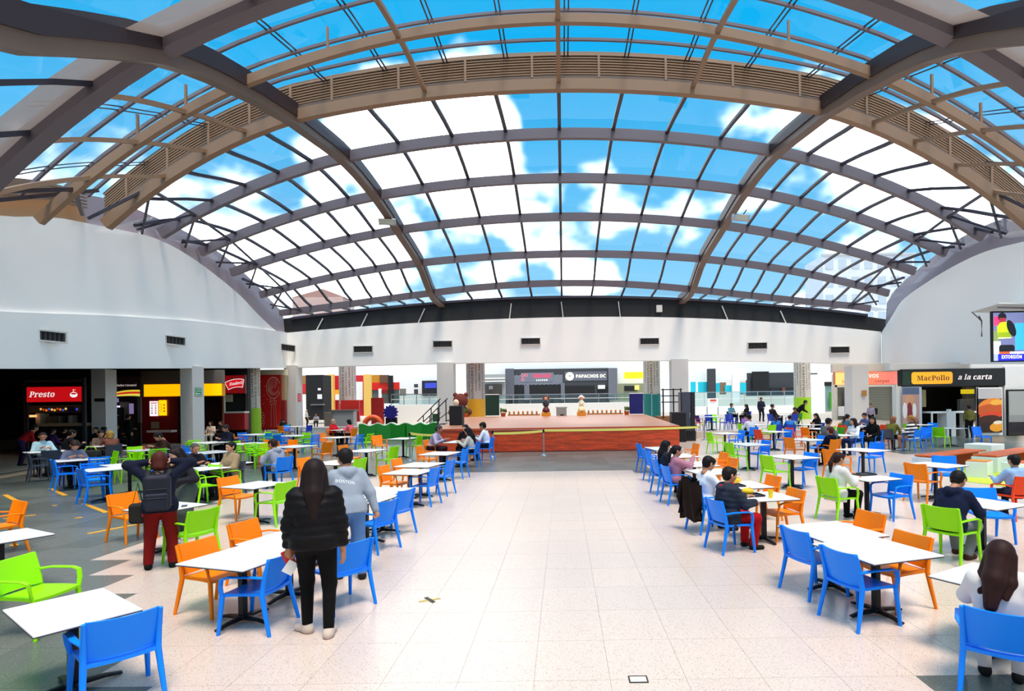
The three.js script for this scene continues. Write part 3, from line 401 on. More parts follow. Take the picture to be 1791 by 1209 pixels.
  const n = grp('white_wall_shop', 'white wall with dark blue lit shop window', 'shop'); pan('white_wall', n, M.white, 0.4, -21.31, 4.05, -84.00, 5.88, 4.79); pan('painted_dark_window', n, mat(0x1a1a26, 0.4), 0.3, -19.49, 4.39, -83.40, 2.17, 2.17); pan('window_sign', n, glow(0x2c3aa8, 0.5), 0.1, -19.22, 4.75, -83.00, 1.66, 0.75); pan('dark_plate', n, M.charcoal, 0.1, -21.34, 4.74, -83.00, 0.58, 0.50); pan('dark_plate', n, M.charcoal, 0.1, -21.35, 3.87, -83.00, 0.58, 0.75); pan('grey_plate', n, mat(0x7a7a70, 0.6), 0.1, -23.26, 3.85, -83.00, 0.91, 1.00);  // window panel coloured dark to stand for the unlit store
}
// parapets with glass balustrades
{
  structure('floor_terrace', at(box(17, 0.4, 16.5), 15.9, 0.2, -40.1), M.beige[0]).userData.label = 'raised terrace floor at the right rear';
  const rail = (label, x0, y0, z0, w0, h0, glassH, n) => { const g = thing('glass_balustrade', label, 'balustrade'); obj('parapet', at(box(w0, y0 + h0 / 2, 0.4, 0.02), x0, (y0 + h0 / 2) / 2, z0), M.white, g); const top = y0 + h0 / 2; for (let i = 0; i < n; i++) { obj('glass_pane', at(box(w0 / n - 0.08, glassH, 0.02), x0 - w0 / 2 + (i + 0.5) * w0 / n, top + glassH / 2, z0), M.rail, g); obj('post', at(box(0.07, glassH + 0.05, 0.07), x0 - w0 / 2 + i * w0 / n + 0.04, top + glassH / 2, z0), M.steel, g); } obj('handrail', at(box(w0, 0.08, 0.1), x0, top + glassH + 0.04, z0), M.steel, g); obj('mid_rail', at(box(w0, 0.05, 0.06), x0, top + glassH * 0.55, z0), M.white, g); };
  rail('white parapet with glass rail behind the stage', 0.95, 1.16, -57.00, 15.28, 1.71, 0.85, 9);
  rail('white parapet with glass rail left of the stage', -14.66, 1.29, -57.00, 5.02, 1.54, 1.0, 4);
  rail('long white parapet with glass rail behind right tables', 27.86, 0.25, -82.00, 19.19, 1.80, 2.0, 10);
  const pl = thing('display_box', 'white display box with red marks by the parapet', 'box'); pan('body', pl, M.white, 0.6, 19.91, 1.73, -76.00, 1.37, 1.14); pan('red_marks', pl, mat(0xd8452c, 0.6), 0.02, 19.92, 2.04, -75.90, 0.83, 0.23); pan('leg', pl, M.steel, 0.1, 19.13, 0.64, -76.00, 0.15, 1.06); pan('leg', pl, M.steel, 0.1, 20.58, 0.62, -76.00, 0.15, 1.06);
}
// ================= right shops =================
{
  const s = grp('shuttered_shop', 'closed shop with orange sign and roll shutters', 'shop');
  const t = canvasTexture(512, 110, (x, w, h) => { const gr = ['#ffd27a', '#ffa860', '#f88a58', '#f27c58', '#ef8068', '#ee7868']; gr.forEach((c, i) => fill(x, c, i * 86, 0, 87, h)); write(x, 'LO', 'bold 44px sans-serif', '#fff2d8', 128, 34); write(x, 'VOS', 'bold 44px sans-serif', '#fff6ea', 318, 34); write(x, 'carpas', 'bold 36px serif', '#a83418', 388, 80); write(x, 'frutas', 'bold 30px serif', '#f06a50', 100, 82); });
  pan('sign_box', s, mat(0xe07a58, 0.6), 0.3, 24.40, 3.70, -46.00, 5.06, 1.10); face('sign_print', s, litPrint(t, 0.35), 24.40, 3.70, -46.00, 4.97, 1.01);
  pan('header', s, mat(0xd8d2c2, 0.7), 0.35, 24.57, 4.56, -46.20, 5.54, 0.69); pan('jamb', s, mat(0xd8d2c2, 0.7), 0.35, 21.91, 1.59, -46.00, 0.32, 3.27); pan('jamb', s, mat(0xd8d2c2, 0.7), 0.35, 26.90, 1.53, -45.80, 0.41, 3.25); pan('lintel', s, mat(0xe4e0d0, 0.7), 0.3, 24.44, 3.10, -46.00, 5.15, 0.18);
  for (let i = 0; i < 24; i++) { const y = 4.0 - 0.06 - i * 0.121 * 1.16; if (y > 0.05) obj('shutter_slat', at(box(5.0, 0.115, 0.05), 24.58, y - 0.9, -46.3, 0, 0.35), mat(0x8d8f80, 0.5), s); }
  pan('shutter_back', s, mat(0x4a4c44, 0.7), 0.1, 24.76, 1.48, -46.60, 4.89, 3.17); pan('lilac_panel', s, mat(0x8f7ca6, 0.6), 0.1, 22.95, 1.60, -46.00, 0.64, 2.21); pan('white_notice', s, M.white, 0.05, 22.32, 1.09, -45.90, 0.50, 0.78);
}
{
  const s = grp('chicken_shop', 'black fronted shop with yellow MacPollo sign', 'shop');
  const t = canvasTexture(1024, 170, (x, w, h) => { fill(x, '#0a0c0c', 0, 0, w, h); fill(x, '#0d2a1c', 10, 14, 70, 140); x.fillStyle = '#f2a41a'; x.beginPath(); x.roundRect(96, 24, 408, 124, 26); x.fill(); write(x, 'MacPollo', 'bold 70px serif', '#3c1f14', 312, 88); write(x, 'a la carta', 'italic bold 72px serif', '#e9d6d2', 722, 82); });
  pan('sign_box', s, M.black, 0.35, 21.17, 3.19, -31.00, 5.67, 0.96); face('sign_print', s, litPrint(t, 0.45), 21.17, 3.19, -31.00, 5.61, 0.90);
  pan('bulkhead', s, mat(0xd9d6cf, 0.7), 0.5, 22.04, 3.82, -31.10, 8.52, 0.37); room(s, mat(0x5a4e46, 0.85), 6, 21.47, 1.35, -31.50, 5.67, 2.74); pan('jamb', s, mat(0xdedbd2, 0.6), 0.4, 18.20, 1.39, -31.00, 0.28, 2.73); pan('wall', s, mat(0xdcdad6, 0.7), 0.4, 25.23, 3.15, -31.00, 2.57, 1.24); pan('wall', s, mat(0xdcdad6, 0.7), 0.4, 23.98, 1.26, -31.00, 0.12, 2.57); pan('jamb', s, M.steel, 0.15, 19.38, 1.36, -31.00, 0.15, 2.70); pan('jamb', s, M.steel, 0.15, 22.46, 1.31, -31.00, 0.12, 2.70);
  const burger = canvasTexture(256, 480, (x, w, h) => { fill(x, '#2a1712', 0, 0, w, h); const e = (c, a, b, r, q) => { x.fillStyle = c; x.beginPath(); x.ellipse(a, b, r, q, -0.1, 0, 7); x.fill(); }; fill(x, '#b8b4b4', 0, 0, w, 110); e('#e8862a', 150, 190, 150, 84); e('#c2541c', 120, 230, 160, 60); e('#f0b040', 200, 150, 70, 30); e('#d8421a', 140, 290, 130, 40); e('#3a1a10', 110, 330, 120, 40); e('#f0a028', 200, 420, 80, 50); e('#e8e0c8', 210, 370, 50, 20); });
  const kid = canvasTexture(256, 480, (x, w, h) => { fill(x, '#c49a90', 0, 0, w, h); const e = (c, a, b, r, q) => { x.fillStyle = c; x.beginPath(); x.ellipse(a, b, r, q, 0, 0, 7); x.fill(); }; fill(x, '#5a6a8a', 0, 0, w, 80); e('#d8a078', 110, 150, 70, 70); e('#8a2a30', 110, 280, 44, 110); e('#f0ece8', 40, 260, 36, 90); e('#f0ece8', 180, 260, 30, 80); e('#6a4a8a', 170, 400, 70, 60); });
  face('poster_print', s, print(kid), 18.78, 1.54, -30.90, 0.93, 2.29); pan('poster_back', s, M.white, 0.1, 18.84, 1.46, -31.00, 0.99, 2.51); pan('poster_back', s, M.white, 0.1, 23.13, 1.32, -31.00, 1.40, 2.60); face('poster_print', s, print(burger), 23.06, 1.37, -30.90, 1.27, 2.38);
  pan('counter_top', s, M.white, 0.9, 20.99, 1.31, -30.70, 2.39, 0.09); pan('counter_leg', s, M.white, 0.1, 19.75, 0.67, -30.60, 0.06, 1.29); pan('counter_panel', s, M.white, 0.8, 20.83, 0.65, -30.70, 0.49, 1.29); pan('counter_panel', s, M.white, 0.8, 21.96, 0.60, -30.70, 0.31, 1.23); pan('menu_light_sign', s, glow(0xd8c020, 0.6), 0.1, 23.29, 2.43, -32.80, 0.85, 0.26); pan('hanging_board', s, mat(0xb8a070, 0.7), 0.08, 19.78, 2.08, -31.60, 0.57, 0.95); pan('back_unit', s, mat(0xcfc8c0, 0.5), 0.3, 23.46, 1.64, -33.00, 1.06, 0.73); pan('napkin_box', s, M.white, 0.2, 20.56, 1.41, -30.40, 0.15, 0.15);
  const win = grp('office_window', 'grey glazed door with black frame right of chicken shop', 'door'); pan('frame', win, M.black, 0.12, 25.08, 1.22, -30.90, 2.16, 2.56); pan('frosted_pane', win, mat(0x9aa09e, 0.3), 0.05, 24.98, 1.76, -30.75, 2.00, 1.29); pan('dark_pane', win, mat(0x1c1c22, 0.2), 0.05, 24.96, 0.39, -30.75, 2.00, 0.71); pan('grey_band', win, mat(0x85898a, 0.3), 0.05, 24.97, 0.93, -30.75, 2.00, 0.37);
  structure('wall_right_low', [at(box(0.4, 4.6, 10), 26.6, 2.3, -27), at(box(8, 4.7, 0.4), 28, 2.3, -34.2)], M.white);
}
// ================= TV, vents, floodlights =================
{
  const scr = canvasTexture(512, 640, (x, w, h) => { fill(x, '#6a6f96', 0, 0, w, h); fill(x, '#e03a6a', 10, 50, 110, 120); fill(x, '#3aa8f0', 360, 140, 160, 360); fill(x, '#7a8a5a', 0, 240, 90, 220); fill(x, '#d4d8e6', 0, 380, 120, 180); x.fillStyle = '#14161c'; x.beginPath(); x.roundRect(90, 430, 260, 140, 40); x.fill(); x.beginPath(); x.ellipse(150, 60, 70, 60, 0, 0, 7); x.fill(); x.fillStyle = '#9c2a3a'; fill(x, '#9c2a3a', 100, 70, 110, 60); x.fillStyle = '#b8e414'; x.beginPath(); x.moveTo(120, 130); x.lineTo(250, 120); x.lineTo(300, 340); x.lineTo(80, 350); x.lineTo(60, 190); x.fill(); fill(x, '#8aa018', 76, 260, 220, 70); fill(x, '#e6e8c0', 76, 330, 224, 12); x.fillStyle = '#15171d'; x.beginPath(); x.ellipse(300, 210, 62, 120, -0.5, 0, 7); x.fill(); fill(x, '#e2571c', 90, 520, 180, 30); fill(x, '#e8eaff', 270, 520, 242, 30); fill(x, '#1a22c8', 70, 550, 442, 90); write(x, 'EXTORSIÓN', 'bold 62px sans-serif', '#ffffff', 300, 590); fill(x, '#9aa8f0', 0, 548, 72, 92); });
  const s = thing('television', 'wall television showing a news picture with EXTORSIÓN caption', 'television'); pan('housing', s, M.black, 0.12, 18.10, 4.58, -23.20, 1.32, 2.06); face('screen_print', s, litPrint(scr, 0.8), 18.11, 4.57, -23.20, 1.25, 1.95);
  const c = thing('television_canopy', 'thin pale canopy shelf above the television', 'shelf'); const [cx, cy, cz] = [18.22, 5.83, -24.00];
  obj('board', at(box(2.6, 0.05, 1.3), cx + 0.5, cy, cz + 0.1, 0.2, -0.12), M.white, c); obj('edge', at(box(2.62, 0.06, 0.05), cx + 0.6, cy - 0.1, cz + 0.75, 0.2), M.beam, c); obj('bracket', sweep([[17.50, 5.53, -24.00], [17.76, 5.34, -24.20], [17.75, 4.69, -24.20]], 0.04, 0.04), M.beam, c); obj('bracket', sweep([[16.92, 5.65, -23.60], [17.76, 5.34, -24.20]], 0.03, 0.03), M.beam, c);
  const vent = (label, x, y, z, w, h, rot) => { const g = thing('wall_vent', label, 'vent', [x, y, z], rot, 'vent grilles on the fascia'); obj('backing', box(w, h, 0.04), M.dark, g); obj('frame', [at(box(w + 0.08, 0.05, 0.1), 0, h / 2, 0.02), at(box(w + 0.08, 0.05, 0.1), 0, -h / 2, 0.02), at(box(0.05, h, 0.1), -w / 2, 0, 0.02), at(box(0.05, h, 0.1), w / 2, 0, 0.02)], M.pillar, g); for (let i = 0; i < 9; i++) obj('fin', at(box(0.03, h, 0.05), -w / 2 + (i + 0.5) * w / 9, 0, 0.035, 0.5), M.charcoal, g); };
  const where = ['leftmost vent grille on the back fascia', 'second vent grille from left on back fascia', 'third vent grille from left on back fascia', 'fourth vent grille from left on back fascia', 'fifth vent grille from left on back fascia', 'rightmost vent grille on the back fascia'];
  [[-17.23, 6.94, -49.40], [-10.35, 7.29, -49.40], [-2.74, 7.43, -49.40], [7.53, 7.28, -49.40], [16.86, 6.76, -49.40], [23.97, 6.31, -49.40]].forEach((p, i) => vent(where[i], p[0], p[1], -49.44, 1.65, 0.55, 0));
  const aL = Math.PI / 2 - Math.atan(0.2);
  for (const [label, x, y, z, w, h] of [['large vent grille nearest on the left fascia', XL(19.66) + 0.03, 4.7, -19.66, 1.35, 0.36], ['middle vent grille on the left fascia', XL(28.37) + 0.03, 5.52, -28.37, 1.9, 0.42], ['vent grille beside the corner on left fascia', XL(47.8) + 0.03, 7.05, -47.8, 3.2, 0.55]]) vent(label, x, y, z, w, h, aL);
  for (const [label, x, y, z] of [['small floodlight on the left roof arch', -10.62, 13.65, -35.00], ['small floodlight on the right roof arch', 10.70, 13.27, -34.00]]) { const g = thing('floodlight', label, 'light', [x, y - 0.3, z]); obj('housing', at(box(1.0, 0.4, 0.35, 0.04), 0, 0, 0, 0.2, 0.4), M.steel, g); obj('lens', at(box(0.86, 0.3, 0.02), 0, -0.05, 0.19, 0.2, 0.4), mat(0xcfd2c2, 0.3), g); obj('yoke', sweep([[0.1, 0.1, -0.1], [0.4, 0.5, -0.1]], 0.06, 0.06), M.blackMetal, g); }
}
// ================= stage and what stands on it =================
{
  const grain = pixelTexture(512, 256, (i, j) => { const n = fbm(i * 0.012, j * 0.09, 2, 5), m = vnoise(i * 0.03, j * 0.35, 8), k = 0.7 + 0.55 * n + 0.2 * m; return [Math.min(255, 182 * k), Math.min(255, 56 * k + 8), Math.min(255, 22 * k + 6)]; });
  M.wood = mat(0xffffff, 0.35, { map: grain }); M.deck = mat(0xc88868, 0.32);
  const s = thing('stage', 'low timber stage with red wood front and tan deck', 'stage');
  const uvs = g => { const p = g.attributes.position, uv = g.attributes.uv; for (let i = 0; i < uv.count; i++) uv.setXY(i, p.getX(i) / 3.2, p.getY(i) / 1.1); return g; };
  for (let i = 0; i < 4; i++) obj('front_board', uvs(at(box(2.66, 0.94, 0.05), -5.6 + 1.34 + i * 2.665, 0.5, -25.05)), M.wood, s);
  obj('kick_strip', at(box(10.7, 0.05, 0.06), -0.26, 0.025, -25.02), mat(0x6a1c10, 0.5), s); obj('nosing', at(box(10.7, 0.07, 0.1), -0.26, 1.02, -25.03), M.wood, s);
  const sh = new THREE.Shape([[-5.62, 25], [5.1, 25], [6.6, 46], [-8.2, 46]].map(([x, z]) => new THREE.Vector2(x, z))), dk = new THREE.ExtrudeGeometry(sh, { depth: 0.06, bevelEnabled: false }); dk.rotateX(-Math.PI / 2); obj('deck', at(dk, 0, 0.99, 0), M.deck, s);
  obj('side_board', ruled([[5.06, 0, -25.1], [6.56, 0, -46]], [[5.06, 1, -25.1], [6.56, 1, -46]], [-0.05, 0, 0]), M.wood, s); obj('side_board', ruled([[-5.58, 0, -25.1], [-8.16, 0, -46]], [[-5.58, 1, -25.1], [-8.16, 1, -46]], [0.05, 0, 0]), M.wood, s);
}
{
  const sp = (label, cat, c, x, y, z, w, h, d, y0) => { const g = thing('speaker_cabinet', label, cat, [x, y0, z - d / 2]); obj('cabinet', at(box(w, h, d, 0.03), 0, h / 2, 0), mat(c, 0.6), g); obj('grille', at(box(w * 0.88, h * 0.9, 0.03), 0, h / 2, d / 2), mat(0x0a0a10, 0.8), g); return g; };
  sp('dark navy loudspeaker on the left stage corner', 'speaker', 0x14141e, -5.46, 0, -29, 0.66, 1.0, 0.6, 1.05);
  sp('black loudspeaker box standing right of the stage', 'speaker', 0x08080a, 5.97, 0, -29.5, 0.74, 1.55, 0.7, 0);
  const c = thing('steel_cabinet', 'tall dark grey cabinet behind the black loudspeaker', 'cabinet'); pan('body', c, mat(0x3a3a48, 0.35, { metalness: 0.4 }), 0.7, 6.87, 1.27, -31.50, 0.79, 2.68); pan('door', c, mat(0x4e4e5c, 0.3, { metalness: 0.4 }), 0.03, 6.75, 1.29, -31.40, 0.47, 2.51); pan('side_strip', c, mat(0x101018, 0.5), 0.05, 7.13, 1.27, -31.40, 0.22, 2.61); pan('handle', c, M.steel, 0.05, 6.92, 1.35, -31.30, 0.03, 0.25);
  const lowbox = thing('flight_case', 'low black case beside the loudspeaker', 'case'); pan('case', lowbox, M.black, 0.9, 6.42, 0.25, -30.20, 1.12, 0.63); pan('edge', lowbox, M.charcoal, 0.05, 6.42, 0.58, -30.10, 0.90, 0.06);
  const pnl = (label, c2, r) => { const g = thing('screen_panel', label, 'panel'); pan('board', g, mat(c2, 0.6), 0.1, ...r); pan('top_edge', g, M.white, 0.11, r[0], r[1] + r[4] / 2 + 0.04, r[2], r[3], 0.06); };
  pnl('dark green upright panel at the rear of the stage', 0x06301c, [-5.83, 1.95, -47.00, 1.13, 1.69]); pnl('navy blue upright panel at the rear of the stage', 0x0c0c66, [6.01, 1.90, -47.00, 1.13, 1.65]);
  const gb = thing('grey_crate', 'grey box on the rear edge of the stage', 'box'); pan('body', gb, mat(0x8c8c88, 0.6), 0.6, -0.15, 1.36, -45.40, 0.82, 0.68); pan('lid', gb, mat(0x9c9c98, 0.6), 0.64, -0.14, 1.70, -45.42, 0.91, 0.09); pan('cable_box', gb, M.dark, 0.1, -0.11, 1.09, -45.30, 0.27, 0.14);
  // two tall figurines on yellow plinths
  for (const [label, px, hair, body, skirt] of [['brown haired festive figurine on yellow plinth', -1.36, 0x6a1c14, 0x2a2a34, 0x5a1018], ['white haired festive figurine on yellow plinth', 1.43, 0xf0dcd4, 0xe8e0c8, 0xf0dca0]]) {
    const g = thing('figurine', label, 'figurine', [px, 1.05, -45]);
    obj('plinth', at(box(0.72, 0.3, 0.5, 0.03), 0, 0.15, 0), mat(0xd98a10, 0.5), g); obj('skirt', lathe([[0.01, 0.3], [0.3, 0.32], [0.28, 0.5], [0.16, 0.72], [0.01, 0.74]]), mat(skirt, 0.6), g); obj('body', lathe([[0.01, 0.7], [0.15, 0.72], [0.19, 0.95], [0.13, 1.2], [0.06, 1.26], [0.01, 1.27]]), mat(body, 0.6), g); for (const s of [-1, 1]) obj('arm', sweep([[s * 0.14, 1.14, 0], [s * 0.24, 0.95, 0.05], [s * 0.16, 0.82, 0.14]], 0.08, 0.08, { round: 1 }), mat(body, 0.6), g);
    obj('head', at(new THREE.SphereGeometry(0.16, 18, 14), 0, 1.4, 0.02), mat(0xd8a888, 0.6), g); obj('hair', at(new THREE.SphereGeometry(0.19, 18, 14, 0, 6.29, 0, 1.9), 0, 1.43, -0.03, 0, -0.3), mat(hair, 0.8), g); obj('bun', [at(new THREE.SphereGeometry(0.1, 12, 10), -0.17, 1.4, -0.02), at(new THREE.SphereGeometry(0.1, 12, 10), 0.17, 1.4, -0.02)], mat(hair, 0.8), g);
  }
  const pots = [[880, 'leafy potted plant left on the stage edge'], [1095, 'leafy potted plant right on the stage edge'], [814, 'potted plant beside the yellow column foot']];
  for (const [x, label] of [[-4.79, pots[0][1]], [5.04, pots[1][1]], [-7.79, pots[2][1]]]) { const g = thing('potted_plant', label, 'plant', [x, 1.05, -45.5]); obj('pot', lathe([[0.01, 0], [0.16, 0], [0.22, 0.3], [0.2, 0.3], [0.01, 0.26]]), mat(0xb8541c, 0.7), g); for (let i = 0; i < 16; i++) { const a = i * 2.4, r = 0.1 + 0.16 * rnd(), l = new THREE.SphereGeometry(0.1, 6, 5); l.scale(0.5, 1.5, 0.35); obj('leaf', at(l, Math.cos(a) * r, 0.42 + 0.16 * rnd(), Math.sin(a) * r, a, 0.5), mat(0x4e6a18, 0.8), g); } }
  // low ornamental border along the rear edge
  const side = (label, x0, x1) => { const g = thing('ornamental_border', label, 'border', [0, 1.05, -45.6]); obj('rail', at(box(x1 - x0, 0.12, 0.08), (x0 + x1) / 2, 0.1, 0), mat(0xc06a20, 0.7), g); for (let x = x0 + 0.15; x < x1; x += 0.36) { obj('picket', at(box(0.13, 0.24, 0.05), x, 0.16, 0.03), mat(0x9a7a40, 0.7), g); obj('finial', at(new THREE.SphereGeometry(0.08, 8, 6), x, 0.34, 0.03), mat(0xd87a20, 0.7), g); } };
  side('low orange picket border on the stage, left half', -4.44, -1.84); side('low orange picket border on the stage, right half', 1.86, 4.77);
  // brown bear statue behind the stage
  const b = thing('bear_statue', 'brown bear statue with pale muzzle by yellow column', 'statue', [-8.60, 0, -48]);
  obj('torso', at(new THREE.SphereGeometry(0.8, 20, 16).scale(0.85, 1.25, 0.8), 0, 1.1, 0), mat(0x5e1f12, 0.8), b); const hd = obj('head', at(new THREE.SphereGeometry(0.62, 20, 16), 0, 2.35, 0.1), mat(0x6a2416, 0.8), b); obj('muzzle', at(new THREE.SphereGeometry(0.28, 14, 12), -0.25, 2.22, 0.55), mat(0xe8cfae, 0.8), hd); for (const s of [-1, 1]) obj('ear', at(new THREE.SphereGeometry(0.2, 12, 10), s * 0.45, 2.85, 0), mat(0x6a2416, 0.8), hd); for (const s of [-1, 1]) obj('paw', at(new THREE.SphereGeometry(0.3, 12, 10), s * 0.7, 1.4, 0.35), mat(0x6a2416, 0.8), b);
  // stair rail left of the stage and platform rail right
  const st = thing('stair_rail', 'black stair handrail at the left end of the stage', 'railing'); const q = (...p) => p; for (const dz of [0, -1]) { const k = dz ? 40.5 : 39.5; obj('handrail', sweep([q(-9.66, 0.91, -39.50), q(-7.98, 2.51, -39.50)].map(p => [p[0] + dz * 0.7, p[1], -k]), 0.06, 0.06), M.blackMetal, st); obj('handrail', sweep([q(-9.23, 0.63, -39.50), q(-7.99, 1.52, -39.50)].map(p => [p[0] + dz * 0.7, p[1], -k]), 0.05, 0.05), M.blackMetal, st); for (const [a, b2] of [[[-8.10, 2.39, -39.50], 0.9], [[-8.66, 1.85, -39.50], 0.5], [[-9.22, 1.34, -39.50], 0.1]]) obj('post', sweep([[a[0] + dz * 0.7, a[1], -k], [a[0] + dz * 0.7, b2, -k]], 0.06, 0.06, { up: V(0, 0, 1) }), M.blackMetal, st); }
  for (let i = 0; i < 4; i++) obj('tread', at(box(0.5, 0.06, 1.6), -7.85 - i * 0.5, 0.98 - i * 0.25, -40), M.charcoal, st);
  const rl = thing('platform_rail', 'black framed railing right behind the stage', 'railing'); for (const px of [7.17, 7.91, 8.44]) obj('post', at(box(0.09, 2.1, 0.09), px, 1.05 + 0.9, -41), M.blackMetal, rl); for (const y of [2.05, 2.5, 2.95]) obj('bar', at(box(1.5, 0.07, 0.07), 7.78, y - 0.02, -41), M.blackMetal, rl); obj('platform', at(box(1.9, 1.0, 2), 7.81, 0.5, -42), mat(0x8a5a30, 0.7), rl); obj('white_frame', [at(box(0.05, 1.6, 0.05), 6.35, 1.85, -41), at(box(0.45, 0.05, 0.05), 6.52, 2.62, -41)], M.steel, rl);
}
// queue posts with yellow tape before the stage, and yellow tape
{
  const posts = [[-0.82, -23.28, 'chrome queue post before the stage front'], [-5.91, -21.95, 'chrome queue post beside the green play fence'], [7.58, -30.79, 'queue post with yellow tape right of the stage'], [-2.84, -22.85, 'queue post hidden beside the seated group at stage left']];
  for (const [x, z, label] of posts) { const g = thing('queue_post', label, 'post', [x, 0, z]); obj('base', lathe([[0.01, 0], [0.17, 0], [0.17, 0.02], [0.05, 0.06], [0.03, 0.08], [0.01, 0.08]]), M.steel, g); obj('pole', at(cyl(0.028, 0.028, 0.9, 14), 0, 0.5, 0), M.steel, g); obj('cap', at(cyl(0.04, 0.04, 0.14, 14), 0, 1.0, 0), M.blackMetal, g); }
  const tape = (label, pts) => tag(obj('barrier_tape', sweep(pts, 0.02, 0.09), mat(0xe6dc6a, 0.5)), label, 'tape');
  const sag = (a, b, y0, y1) => steps(0, 1, 8).map(t => [a[0] + (b[0] - a[0]) * t, y0 + (y1 - y0) * t - 0.12 * t * (1 - t), a[1] + (b[1] - a[1]) * t]);
  tape('yellow tape from chrome post towards the seated group', sag([-0.82, -23.28], [-2.84, -22.85], 1.0, 0.95)); tape('yellow tape from chrome post to right queue post', [...sag([-0.82, -23.28], [5.75, -24.6], 1.02, 1.0), ...sag([5.75, -24.6], [7.58, -30.79], 1.0, 1.0).slice(1)]); tape('yellow tape hanging across the green play fence', sag([-5.91, -21.95], [-5.15, -23.18], 1.35, 1.2).map(p => [p[0], p[1] - 0.3, p[2]]));
}
// children's corner
{
  const g = thing('play_fence', 'green wave topped soft fence of the children corner', 'fence'); let i = 0;
  const pts = [[-12.11, -33.84], [-11.20, -34.15], [-10.41, -34.49], [-9.43, -34.29], [-8.58, -34.62], [-7.64, -34.42]];
  for (let k = 0; k < 5; k++) { const [a, b] = [pts[k], pts[k + 1]], w = Math.hypot(b[0] - a[0], b[1] - a[1]), sh = new THREE.Shape(); sh.moveTo(0, 0); sh.lineTo(w - 0.03, 0); for (let t = 12; t >= 0; t--) { const u = t / 12; sh.lineTo(u * (w - 0.03), 0.95 + 0.07 * Math.cos((u - 0.15) * 6.28 + k * 0.4)); } const e = new THREE.ExtrudeGeometry(sh, { depth: 0.14, bevelEnabled: true, bevelSize: 0.015, bevelThickness: 0.015, bevelSegments: 1 }); const rot = Math.atan2(-(b[1] - a[1]), b[0] - a[0]); const p = obj('fence_panel', at(e, a[0], 0, a[1], rot), mat(0x0a7a1e, 0.4), g);
    obj('white_top', sweep(steps(0, 1, 12).map(u => { const l = u * (w - 0.03); return [a[0] + Math.cos(rot) * l, 0.97 + 0.07 * Math.cos((u - 0.15) * 6.28 + k * 0.4), a[1] - Math.sin(rot) * l - 0.05]; }), 0.2, 0.06), M.white, p); }
  const gear = thing('gear_toy', 'navy blue cog shaped play panel', 'toy', [-13.86, 0, -46]); const gs = new THREE.Shape(); for (let k = 0; k <= 48; k++) { const a = k / 48 * 6.283, r = (k % 4 < 2) ? 0.6 : 0.49; (k ? gs.lineTo : gs.moveTo).call(gs, Math.cos(a) * r, Math.sin(a) * r); } obj('cog', at(new THREE.ExtrudeGeometry(gs, { depth: 0.2, bevelEnabled: false }), 0, 1.5, 0), mat(0x08086e, 0.5), gear); obj('stand', at(box(0.9, 1.1, 0.3, 0.05), 0, 0.55, -0.1), M.dark, gear);
  const ar = thing('play_arch', 'orange and red play arch behind the green fence', 'toy', [-14.67, 0, -44]); obj('arch', at(new THREE.TorusGeometry(0.62, 0.2, 10, 20, Math.PI), 0, 0.55, 0), mat(0xe0561c, 0.5), ar); obj('leg', at(box(0.38, 0.6, 0.38), -0.62, 0.3, 0), mat(0x8a1420, 0.5), ar); obj('leg', at(box(0.38, 0.6, 0.38), 0.62, 0.3, 0), mat(0xe0561c, 0.5), ar);
  const rp = thing('play_board', 'plain red upright panel beside the cog toy', 'panel'); pan('board', rp, mat(0xc01c14, 0.5), 0.2, -16.91, 1.55, -52.00, 1.14, 2.39); const rw = thing('red_low_wall', 'low red wall at foot of the printed column', 'wall'); pan('board', rw, mat(0xd0261c, 0.5), 0.3, -20.53, 1.55, -55.00, 1.76, 2.09);
  const pl = thing('metal_planter', 'grey metal planter box before the red low wall', 'planter'); pan('body', pl, mat(0xa8a8a8, 0.4, { metalness: 0.4 }), 0.8, -18.16, 1.02, -47.00, 1.79, 1.27); pan('end_block', pl, mat(0x6c6258, 0.6), 0.8, -19.28, 0.99, -46.80, 0.61, 1.17); pan('rim', pl, mat(0x5c5c58, 0.5), 0.9, -18.11, 1.68, -46.90, 1.97, 0.14);
  const gp = thing('green_soft_block', 'dark green soft play block by the stair rail', 'toy'); pan('block', gp, mat(0x06401c, 0.6), 0.5, -10.12, 0.90, -45.00, 0.41, 0.90); 
}
